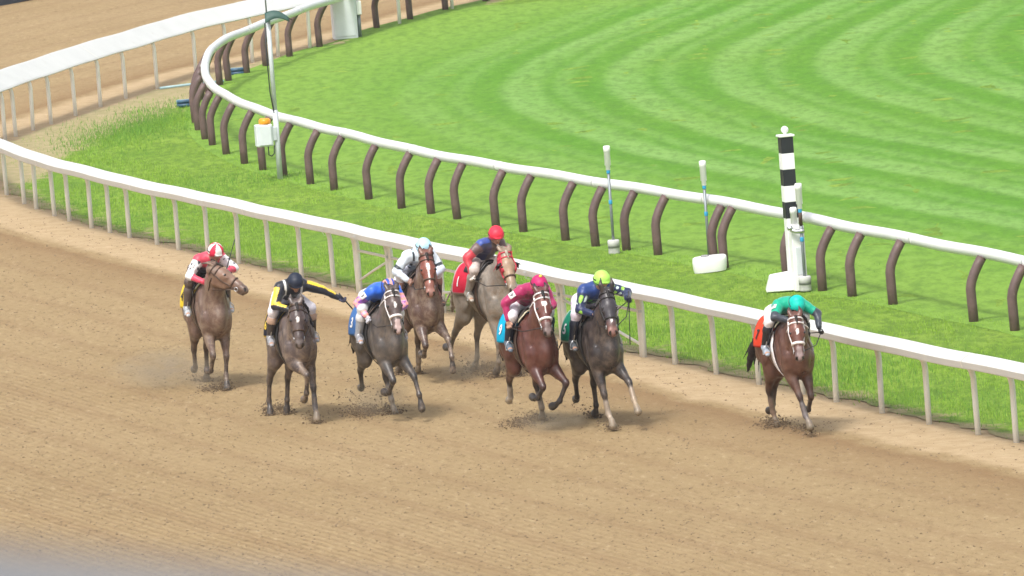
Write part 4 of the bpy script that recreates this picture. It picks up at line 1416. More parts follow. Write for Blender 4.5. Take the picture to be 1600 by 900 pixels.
def build_hand(J, wrist, fdir, grip_axis, side, parent, off, mat, col, whip=False):
    """a palm, four unequal fingers curled round the rein or whip, and a thumb closing from the side"""
    fdir = unit(fdir); ga = unit(np.asarray(grip_axis, float) - fdir * fdir.dot(grip_axis)); nrm = np.cross(fdir, ga)  # curl goes towards -nrm*side
    cu = -nrm * side
    pr = []
    c0 = tuple(col)
    palm = wrist + fdir * .045
    pr.append(Prim(wrist - fdir * .02, wrist + fdir * .02, (.026, .021), (.033, .017), ga, .02, c0))
    pr.append(Prim(wrist + fdir * .02, wrist + fdir * .078, (.036, .016), (.041, .015), ga, .02, c0))
    for i, (o_, l) in enumerate(((.030, .92), (.010, 1.0), (-.010, .95), (-.029, .75))):
        b0 = wrist + fdir * .078 + ga * o_
        b1 = b0 + unit(fdir * .55 + cu * .8) * .036 * l
        b2 = b1 + unit(-fdir * .35 + cu * .9) * .024 * l
        b3 = b2 + unit(-fdir * .95 + cu * .05) * .022 * l
        for (p, q, r0, r1) in ((b0, b1, .0105, .010), (b1, b2, .010, .009), (b2, b3, .009, .0075)):
            pr.append(Prim(p, q, r0, r1, ga, .006, c0))
    t0 = wrist + fdir * .03 + ga * .030 + cu * .004
    t1 = t0 + unit(fdir * .7 + ga * .45 + cu * .55) * .036
    t2 = t1 + unit(fdir * .35 - ga * .55 + cu * .7) * .030
    pr.append(Prim(t0, t1, .013, .011, ga, .012, c0)); pr.append(Prim(t1, t2, .011, .008, ga, .006, c0))
    f = Field(pr, .0055, .03); v, fc = f.mesh(1)
    o = link_mesh('glove' if not J.get('bare') else 'hand', v - off, fc, mat, parent, True, colors=np.tile(col, (len(v), 1)) * (1 + .12 * noise3(v, 60, 2)[:, None]))
    return wrist + fdir * .078 + unit(fdir * .3 + cu * .9) * .020


def build_jockey(J, H):
    lz = H.get('lift', 0.0) + J.get('up', 0)
    dz = V3(0, 0, lz)
    off = V3(-.05, 0, 1.60 + H.get('lift', 0.0)); HB = .99
    skin = np.array(J.get('skin', (.42, .24, .16)))
    hip = V3(*J.get('hip', (-.20, 0, 1.80))) + dz
    sh = V3(*J.get('sh', (.26, 0, 1.98))) + dz
    sw = J.get('twist', 0.0)
    head = V3(*J.get('head', (.46, .0, 2.07))) + dz + V3(0, .05, 0)
    sh = sh + V3(0, .04, 0)
    hyaw, hpit = J.get('look', (0, -25))
    hf = dirv3(hpit, hyaw); hside = unit(np.cross((0, 0, 1), hf)); hup = np.cross(hf, hside)
    sp = unit(sh - hip); sside = unit(np.cross((0, 0, 1), sp)); sside = unit(sside + V3(0, 0, 1) * J.get('shroll', 0) + V3(1, 0, 0) * sw)
    sback = np.cross(sp, sside)      # out of the back
    SL, SR = sh + sside * .165, sh - sside * .165
    HL, HR = hip + sside * .085, hip - sside * .085
    footL = V3(*J.get('footL', (.02, .30, 1.20))) + V3(0, 0, H.get('lift', 0)); footR = V3(*J.get('footR', (.02, -.30, 1.20))) + V3(0, 0, H.get('lift', 0))
    kpL, kpR = V3(1, .35, .25), V3(1, -.35, .25)
    KL, AL = ik(HL, footL, .42, .41, kpL); KR, AR = ik(HR, footR, .42, .41, kpR)
    poll = H['_poll']
    gl = V3(*J.get('handL', (.56, .09, 1.66))) + dz; gr = V3(*J.get('handR', (.56, -.09, 1.66))) + dz
    EL, WL = ik(SL, gl, .28, .245, J.get('poleL', (-.35, .9, -.25))); ER, WR = ik(SR, gr, .28, .245, J.get('poleR', (-.35, -.9, -.25)))
    root = thing('person', J['label'], 'jockey', (0, 0, 0))
    sk = tuple(skin)
    # ---- body, one continuous figure
    pr = []
    def add(lst, a, b, ra, rb, s=(0, 1, 0), k=.04, col=sk, tag="", sub=False): lst.append(Prim(a, b, ra, rb, s, k, col, tag, sub))
    def torso(lst, g, col=sk):
        mid = hip + (sh - hip) * .5 + sback * .015
        add(lst, hip + sback * .0, mid, (.135 + g, .115 + g), (.125 + g, .095 + g), sside, .07, col)
        add(lst, mid, sh - sp * .05, (.125 + g, .10 + g), (.165 + g, .105 + g), sside, .07, col)
        add(lst, SL - sp * .01, SR - sp * .01, .068 + g, .068 + g, (1, 0, 0), .06, col)
    def arm(lst, S, E, W, g, col=sk, tl=1.0):
        add(lst, S, E, .056 + g, .042 + g, (0, 1, 0), .04, col)
        add(lst, E, E + (W - E) * tl, .041 + g, .028 + g, (0, 1, 0), .03, col)
    def thigh(lst, Hh, K, g, col=sk):
        add(lst, Hh - sp * .02, K, (.098 + g), (.058 + g), (0, 1, 0), .05, col)
    def shank(lst, K, A, g, col=sk, t0=0.0):
        a = K + (A - K) * t0
        add(lst, a, K + (A - K) * .35, .055 + g, .056 + g, (0, 1, 0), .03, col)
        add(lst, K + (A - K) * .35, A, .056 + g, .037 + g, (0, 1, 0), .03, col)
    torso(pr, 0); arm(pr, SL, EL, WL, 0); arm(pr, SR, ER, WR, 0)
    thigh(pr, HL, KL, 0); thigh(pr, HR, KR, 0); shank(pr, KL, AL, 0); shank(pr, KR, AR, 0)
    fdL = V3(.93, .12, -.22); fdR = V3(.93, -.12, -.22)
    for (A, fd) in ((AL, fdL), (AR, fdR)):
        add(pr, A, A + fd * .17 + V3(0, 0, -.045), .034, (.036, .024), (0, 1, 0), .03)
    add(pr, sh + sp * .0, head - hup * .06 - hf * .02, .058, .052, hside, .04)
    np_ = len(pr)
    # head with a face
    hd = head
    add(pr, hd - hf * .02 + hup * .02, hd + hf * .02 + hup * .015, (.074, .088), (.072, .085), hside, .03)
    add(pr, hd + hf * .045 - hup * .035, hd + hf * .062 - hup * .085, (.052, .05), (.030, .030), hside, .03)
    add(pr, hd + hf * .088 + hup * .005, hd + hf * .108 - hup * .028, .010, .015, hside, .015)
    add(pr, hd + hf * .086 - hup * .058 + hside * .018, hd + hf * .086 - hup * .058 - hside * .018, .010, .010, hup, .01, tuple(np.array(sk) * np.array((.8, .55, .55))))
    for s_ in (1, -1):
        add(pr, hd + hside * s_ * .073 - hup * .005, hd + hside * s_ * .078 - hup * .04 - hf * .005, (.010, .022), (.010, .014), hside, .01)
        add(pr, hd + hf * .078 + hup * .012 + hside * s_ * .032, hd + hf * .082 + hup * .012 + hside * s_ * .032, .016, .014, hside, sub=True, k=.012)
    for p in pr[np_:]:
        p.a = hd + (p.a - hd) * HB; p.b = hd + (p.b - hd) * HB; p.ra = tuple(np.array(p.ra) * HB); p.rb = tuple(np.array(p.rb) * HB)
    f = Field(pr, .0115, .04); v, fc = f.mesh(1); C, own = f.colors(v, .006)
    rel = (v - hd) / HB
    eye = (np.abs(np.abs(rel @ hside) - .032) < .014) & (np.abs(rel @ hup - .010) < .009) & (rel @ hf > .05)
    C[eye] = (.03, .02, .015)
    link_mesh('body', v - off, fc, M['skin'], root, True, colors=C)
    # ---- jacket (silks)
    jp = []
    g = .016
    torso(jp, g); arm(jp, SL, EL, WL, g * .95, tl=.90); arm(jp, SR, ER, WR, g * .95, tl=.90)
    add(jp, sh + sp * .03, sh + (head - sh) * .30, .066, .060, sside, .03)
    # wind in the cloth: billow on the back and loose upper sleeves
    add(jp, hip + (sh - hip) * .25 + sback * .045, hip + (sh - hip) * .75 + sback * .05, (.10, .07), (.11, .07), sside, .06)
    for (S, E) in ((SL, EL), (SR, ER)): add(jp, S + (E - S) * .35 + sback * .01, S + (E - S) * .8, .062, .052, (0, 1, 0), .04)
    ctx = dict(hip=hip, sh=sh, sp=sp, sside=sside, sback=sback, SL=SL, SR=SR, EL=EL, ER=ER, WL=WL, WR=WR, head=hd)
    f = Field(jp, .0105, .04)
    f.F += (.006 * noise3(np.stack(np.meshgrid(*f.ax, indexing='ij'), -1).reshape(-1, 3), 30, J['seed'])).reshape(f.F.shape).astype(np.float32)
    v, fc = f.mesh(1)
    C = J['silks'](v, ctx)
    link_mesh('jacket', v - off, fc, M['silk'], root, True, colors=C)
    # ---- breeches
    bp = []
    g = .013
    add(bp, hip - sp * .05, hip + sp * .10, (.142 + g, .118 + g), (.138, .112 + g), sside, .06)
    thigh(bp, HL, KL, g); thigh(bp, HR, KR, g)
    for (K, A) in ((KL, AL), (KR, AR)): add(bp, K, K + (A - K) * .30, .062, .060, (0, 1, 0), .04)
    f = Field(bp, .0115, .04)
    f.F += (.004 * noise3(np.stack(np.meshgrid(*f.ax, indexing='ij'), -1).reshape(-1, 3), 38, J['seed'] + 3)).reshape(f.F.shape).astype(np.float32)
    v, fc = f.mesh(1)
    C = np.tile(np.array(J.get('breech', (.72, .72, .74))), (len(v), 1))
    br_ = link_mesh('breeches', v - off, fc, M['cloth_v'], root, True, colors=C)
    attr(br_, "Mud", np.full(len(v), J.get('mud', .25)))
    # ---- boots
    for (K, A, fd, nm) in ((KL, AL, fdL, 'L'), (KR, AR, fdR, 'R')):
        q = []
        bt = J.get('boot', (.015, .015, .018))
        shank(q, K, A, .013, bt, .26)
        add(q, A - fd * .03, A + fd * .10 + V3(0, 0, -.035), .045, (.043, .032), (0, 1, 0), .03, bt)
        add(q, A + fd * .10 + V3(0, 0, -.035), A + fd * .185 + V3(0, 0, -.05), (.043, .032), (.033, .024), (0, 1, 0), .03, bt)
        add(q, A - fd * .035 + V3(0, 0, -.02), A - fd * .03 + V3(0, 0, -.055), .034, .032, (0, 1, 0), .02, bt)
        f = Field(q, .0095, .03); v, fc = f.mesh(1)
        C = np.tile(np.array(bt), (len(v), 1))
        if 'boot_top' in J: C[((v - K) @ unit(A - K)) < .17] = J['boot_top']
        if 'boot_toe' in J: C[(((v - A) @ fd) > -.01) & (v[:, 2] < A[2] + .035)] = J['boot_toe']
        bo = link_mesh('boot', v - off, fc, M['boot_v'], root, True, colors=C)
        # stirrup iron belongs to the horse's tack
        b = MB(); c = A + fd * .105 + V3(0, 0, -.06)
        b.tube([c + V3(0, -.055, 0), c + V3(0, .055, 0)], .008, 6)
        b.tube([c + V3(0, .058 * math.cos(w), .115 * math.sin(w)) for w in np.linspace(0, PI, 12)], .006, 6)
        sgn = 1 if nm == 'L' else -1
        top = H['_surf'](.10, sgn * .62, .075)
        b.tube([c + V3(0, 0, .115), (c + V3(0, 0, .115)) * .5 + top * .5 + V3(0, sgn * .01, 0), top], .009, 6)
        b.build('stirrup', M['steel'], H['_root'], True)
    # ---- hands
    gcol = np.array(J.get('glove', (.02, .02, .025)))
    gmat = M['boot_v'] if not J.get('bare') else M['skin']
    ends = {}
    for (nm, E, W, sd) in (('L', EL, WL, 1), ('R', ER, WR, -1)):
        fd = unit(W - E)
        ax = J.get('grip' + nm, (0, -.25 * sd, 1))
        ends[nm] = build_hand(J, W, fd, ax, sd, root, off, gmat, gcol)
        if J.get('cuff'):
            q = [Prim(W - fd * .06, W - fd * .01, .040, .040, (0, 1, 0), .02, J['cuff'])]
            f = Field(q, .008, .03); v, fc = f.mesh(1)
            link_mesh('cuff', v - off, fc, M['silk'], root, True, colors=np.tile(np.array(J['cuff']), (len(v), 1)))
    # ---- helmet, peak and goggles
    q = [Prim(hd + hup * .028 - hf * .022, hd + hup * .028 + hf * .018, (.104, .106), (.102, .100), hside, .03),
         Prim(hd - hup * .02 - hf * .055, hd - hup * .01 + hf * .0, (.094, .07), (.098, .06), hside, .04)]
    q.append(Prim(hd + hup * .032 + hf * .09, hd + hup * .022 + hf * .125, (.072, .010), (.050, .007), hside, .012))
    q.append(Prim(hd - hup * .16 + hf * .10, hd - hup * .06 + hf * .07, (.12, .085), (.085, .062), hside, .02, sub=True))
    q.append(Prim(hd - hup * .20 - hf * .1, hd - hup * .14 + hf * .05, (.14, .09), (.14, .09), hside, .02, sub=True))
    for p in q:
        p.a = hd + (p.a - hd) * HB * 1.04; p.b = hd + (p.b - hd) * HB * 1.04; p.ra = tuple(np.array(p.ra) * HB * 1.04); p.rb = tuple(np.array(p.rb) * HB * 1.04)
    f = Field(q, .0085, .04); v, fc = f.mesh(1)
    rel = (v - hd) / HB
    C = J['cap'](np.stack([rel @ hf, rel @ hside, rel @ hup], 1))
    hm = link_mesh('helmet', v - off, fc, M['helmet_v'], root, True, colors=C)
    if J.get('pompom') is not None:
        b = MB(); b.lathe((0, 0, 0), [(.003, -.02), (.02, -.012), (.025, 0), (.02, .014), (.003, .022)], 10)
        po = b.build('pompom', M['silk_plain_' + J['pompom']], hm, True); po.location = tuple(hd + (hup * .136 - hf * .02) * HB * 1.03 - off)
    # goggles: curved lens band plus strap round the helmet
    b = MB(); V = []; Fq_ = []
    n = 13
    for i in range(n):
        w = -1.05 + 2.1 * i / (n - 1)
        for (dzv, r) in ((-.026, .092), (.0, .100), (.022, .094)):
            V.append(hd + (hf * (r * math.cos(w)) + hside * (r * .86 * math.sin(w)) + hup * (dzv + .008)) * HB - off)
    for i in range(n - 1):
        for j in range(2): Fq_.append((i * 3 + j, (i + 1) * 3 + j, (i + 1) * 3 + j + 1, i * 3 + j + 1))
    b.add(V, Fq_); go = b.build('goggles', M['goggle'], root, True); md = go.modifiers.new('s', 'SOLIDIFY'); md.thickness = .008
    b = MB()
    b.tube([hd + (hf * (-.022 + (.118) * math.cos(w)) + hside * .112 * math.sin(w) + hup * (.022 + .016 * math.cos(w))) * HB * 1.03 - off for w in np.linspace(.95, 2 * PI - .95, 24)], [(.010, .004)] * 24, 6, side=hup)
    b.build('goggle_strap', M[J.get('strap', 'leather_black')], go, True)
    # arm band number
    if J.get('armband'):
        S_, E_ = (SR, ER)
        c = S_ + (E_ - S_) * .45; u = unit(E_ - S_); o_ = unit(V3(.55, -.8, .25) - u * u.dot(V3(.55, -.8, .25))); w_ = np.cross(u, o_)
        V = []
        for i in range(5):
            for j in range(7):
                a_ = (-.6 + 1.2 * j / 6)
                V.append(c + u * (-.045 + .09 * i / 4) + (o_ * math.cos(a_) + w_ * math.sin(a_)) * .081 - off)
        b = MB(); b.add(V, [(i * 7 + j, i * 7 + j + 1, (i + 1) * 7 + j + 1, (i + 1) * 7 + j) for i in range(4) for j in range(6)])
        bo = b.build('arm_band', M['white_strap'], root, True); md = bo.modifiers.new('s', 'SOLIDIFY'); md.thickness = .006
        V = []
        for (tx, ty) in J['_numv']:
            a_ = tx * .55
            V.append(c - u * (ty * .045) + (o_ * math.cos(a_) - w_ * math.sin(a_)) * .0875 - off)
        link_mesh('numeral', V, J['_numf'], M['black'], bo)
    # reins from the bit to the hands
    b = MB()
    for (nm, bit) in (('L', H['_bits'][0]), ('R', H['_bits'][1])):
        e = ends[nm] if not J.get('onehand' + nm) else ends['R' if nm == 'L' else 'L']
        md_ = (e + bit) / 2 + V3(0, 0, -.05)
        sgn = 1 if nm == 'L' else -1
        md_[1] += sgn * .05
        md_ = md_ if H['_field'].sample(md_[None])[0] > .01 else H['_field'].cast(V3(md_[0], 0, md_[2]), V3(0, sgn, .1), .012, .6)
        b.tube([bit, bit * .5 + md_ * .5, md_, md_ * .5 + e * .5, e], .007, 6)
    hl = ends['L'] if not J.get('onehandL') else ends['R']; hr = ends['R'] if not J.get('onehandR') else ends['L']
    b.tube([hl, (hl + hr) / 2 - V3(.02, 0, .08), hr], .007, 6)
    b.build('reins', M[J.get('rein', 'leather_black')], H['_brid'], True)
    # whip
    wh = None
    if 'whip' in J:
        nm, dr, L = J['whip']
        p = ends[nm]; d = unit(V3(*dr))
        wh = thing('riding_crop', J['whip_label'], 'riding crop', (0, 0, 0), 0, 'riding crops in the jockeys hands')
        b = MB(); b.tube([p - d * .12, p, p + d * .16], [.010, .010, .009], 8); b.build('grip', M['whip'], wh, True)
        b = MB(); b.tube([p + d * .16, p + d * (L - .16)], [.007, .005], 8); b.build('shaft', M['whip'], wh, True)
        b = MB(); b.tube([p + d * (L - .16), p + d * (L - .1), p + d * L], [(.007, .005), (.02, .006), (.016, .005)], 8); b.build('popper', M['whip'], wh, True)
        for o in wh.children:
            for vv in o.data.vertices: vv.co -= Vector(off)
    J['_head'] = hd
    return root, wh, off


M['skin'] = vcmat('skin', .5, .1, 20, spec=.4)
M['silk'] = vcmat('silk', .42, .10, 9, spec=.45, sheen=.2, bmp=.5, bscale=22)
M['cloth_v'] = vcmat('breeches', .6, .08, 12, mud=((.34, .25, .17), .52, 9), spec=.3, bmp=.2, bscale=26)
M['boot_v'] = vcmat('boot_leather', .4, .15, 20, spec=.5)
M['helmet_v'] = vcmat('helmet_cover', .5, .07, 14, spec=.35, bmp=.12, bscale=30)
M['cloth_s'] = vcmat('saddle_cloth', .75, .08, 9, spec=.2, bmp=.25, bscale=14)
M['goggle'] = simple('goggle_lens', (.035, .03, .035), .15, .1, 8, spec=.7)
M['silk_plain_yellow'] = simple('yellow_knit', (.75, .55, .08), .8, .1, 30)
for nm, c in (('num_white', (.80, .80, .80)), ('num_black', (.015, .015, .018)), ('num_yellow', (.78, .55, .05))):
    M[nm] = simple(nm, c, .7, .05, 10)
# ------------------------------------------------------------------ the field of runners
def text_mesh(s, sub=1):
    import bmesh
    cu = bpy.data.curves.new('t', 'FONT'); cu.body = s; cu.align_x = 'CENTER'; cu.align_y = 'CENTER'; cu.size = 1.6; cu.resolution_u = 3; cu.offset = .02
    to = bpy.data.objects.new('t', cu); COL.objects.link(to); bpy.context.view_layer.update()
    bmm = bmesh.new(); bmm.from_mesh(to.to_mesh()); bmesh.ops.triangulate(bmm, faces=bmm.faces)
    v = np.array([q.co[:2] for q in bmm.verts]); f = [[q.index for q in g.verts] for g in bmm.faces]
    bmm.free(); to.to_mesh_clear(); bpy.data.objects.remove(to)
    return v, f


def hoof_low(H):
    lo = 9
    for k, ang in H['legs'].items():
        def st(p, a, L): return p - math.cos(R(a)) * L
        if k[0] == 'F':
            z = .845 + .03 * abs(math.sin(R(ang[0])))
            for a, L in zip(ang[:4], (.365, .265, .115, .075)): z = st(z, a, L)
            a4 = ang[3]
        else:
            z = 1.16
            for a, L in zip(ang[:5], (.33, .41, .315, .115, .075)): z = st(z, a, L)
            a4 = ang[4]
        lo = min(lo, z - .055 * abs(math.sin(R(a4))) - .01)
    return lo


def arms(v, c):
    """which vertices are sleeves, and how far down the arm (0 shoulder .. 2 wrist)"""
    out_t = np.zeros(len(v)); best = np.full(len(v), 9.0); up = np.zeros(len(v))
    for (S, E, W) in ((c['SL'], c['EL'], c['WL']), (c['SR'], c['ER'], c['WR'])):
        for (a, b, t0) in ((S, E, 0), (E, W, 1)):
            d = b - a; t = np.clip((v - a) @ d / d.dot(d), 0, 1); r = v - a - t[:, None] * d
            q = np.linalg.norm(r, axis=1)
            m_ = q < best
            best[m_] = q[m_]; out_t[m_] = (t0 + t)[m_]; up[m_] = (r @ c['sback'])[m_]
    mid = (c['sh'] + c['hip']) / 2
    d = c['sh'] - c['hip']; t = np.clip((v - c['hip']) @ d / d.dot(d), 0, .92); r = np.linalg.norm(v - c['hip'] - t[:, None] * d, axis=1)
    sl = (best < .085) & ((r > .15) | (out_t > .35)) & (out_t > .12)
    return sl, out_t, up, t


def paint(v, base): return np.tile(np.array(base, float), (len(v), 1))


def silks1(v, c):
    C = paint(v, (.72, .70, .70)); sl, t, up, bt = arms(v, c)
    lat = (v - c['sh']) @ c['sside']
    C[~sl] = (.055, .03, .06)
    C[~sl & (bt > .90)] = (.60, .06, .10)
    C[sl & (t < .16)] = (.60, .06, .10)
    n = noise3(v, 34, 2)
    C[sl & (t < .9) & (n > .42)] = (.03, .03, .05)
    C[sl & (t > 1.25)] = (.60, .05, .10)
    return C
def silks2(v, c):
    C = paint(v, (.010, .012, .020)); sl, t, up, bt = arms(v, c)
    C[sl & (up > .004) & (t < 1.75)] = (.80, .55, .04)
    lat = (v - c['sh']) @ c['sside']
    C[~sl & (np.abs(np.abs(lat) - .115) < .016) & (bt > .5)] = (.75, .75, .72)
    return C
def silks3(v, c):
    C = paint(v, (.02, .12, .58)); sl, t, up, bt = arms(v, c)
    band = (np.floor(t * 7) % 2 == 0)
    C[sl & (t > .45)] = (.20, .06, .36)
    C[sl & (t > .45) & (np.abs(up - .012) < .020)] = (.85, .35, .28)
    C[sl & (t > .45) & band & (up > -.01)] = (.75, .32, .48)
    C[~sl & (bt < .12)] = (.75, .30, .28)
    return C
def silks4(v, c):
    C = paint(v, (.66, .74, .80)); sl, t, up, bt = arms(v, c)
    lat = (v - c['sh']) @ c['sside']
    C[~sl & (np.abs(np.abs(lat) - .10) < .018)] = (.02, .025, .035)
    C[sl & (np.abs(t - .8) < .09)] = (.02, .03, .035)
    C[sl & (t > .95)] = (.62, .70, .82)
    n = noise3(v, 22, 4)
    C[~sl & (n > .45)] = (.42, .50, .60)
    return C
def silks5(v, c):
    C = paint(v, (.105, .070, .062)); sl, t, up, bt = arms(v, c)
    lat = (v - c['sh']) @ c['sside']
    C[~sl & (lat < -.05)] = (.035, .035, .085)
    C[(bt > .84) & (lat < -.07) & (up > -.04)] = (.04, .08, .32)
    C[~sl & (bt < .18)] = (.42, .03, .05)
    C[sl & (t < .6)] = (.13, .075, .07)
    C[sl & (t >= .6)] = (.55, .04, .06)
    C[sl & (t < .12)] = (.40, .08, .08)
    return C
def silks6(v, c):
    C = paint(v, (.37, .016, .10)); sl, t, up, bt = arms(v, c)
    n = noise3(v, 30, 3)
    C[~sl & (up < -.03) & (n > .1)] = (.20, .03, .05)
    C[~sl & (bt < .1)] = (.06, .01, .03)
    return C
def silks7(v, c):
    C = paint(v, (.012, .020, .075)); sl, t, up, bt = arms(v, c)
    C[(bt > .80) & ~sl] = (.014, .045, .20)
    C[sl & (t < .22)] = (.014, .045, .20)
    n = np.sin(v[:, 0] * 38 + v[:, 2] * 30) * np.sin(v[:, 1] * 40 - v[:, 2] * 26)
    C[~sl & (n > .25) & (bt < .8)] = (.10, .42, .06)
    C[sl & (t > .22) & (n > .42) & (t < 1.6)] = (.30, .58, .06)
    C[sl & (t > .3) & (t < .8) & (n < -.55)] = (.55, .65, .60)
    return C
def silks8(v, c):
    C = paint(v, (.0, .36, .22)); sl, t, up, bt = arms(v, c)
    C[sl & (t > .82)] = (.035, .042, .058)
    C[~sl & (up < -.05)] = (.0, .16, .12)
    return C

def cap_plain(col, band=None, bcol=None):
    def f(r):
        C = np.tile(np.array(col, float), (len(r), 1))
        if band: C[np.abs(r[:, 2] - band[0]) < band[1]] = bcol
        return C
    return f
def cap1(r):
    a = np.arctan2(r[:, 1], r[:, 0] + .02)
    C = np.tile(np.array((.62, .02, .06)), (len(r), 1))
    C[(np.floor((a + PI * 2 + .45) / (PI / 4)) % 2 == 0)] = (.72, .70, .66)
    C[r[:, 2] < -.012] = (.62, .03, .07)
    return C
def cap3(r):
    C = np.tile(np.array((.03, .09, .42)), (len(r), 1))
    C[(np.floor((r[:, 1] + .121) / .0345) % 2 == 1)] = (.82, .36, .28)
    return C

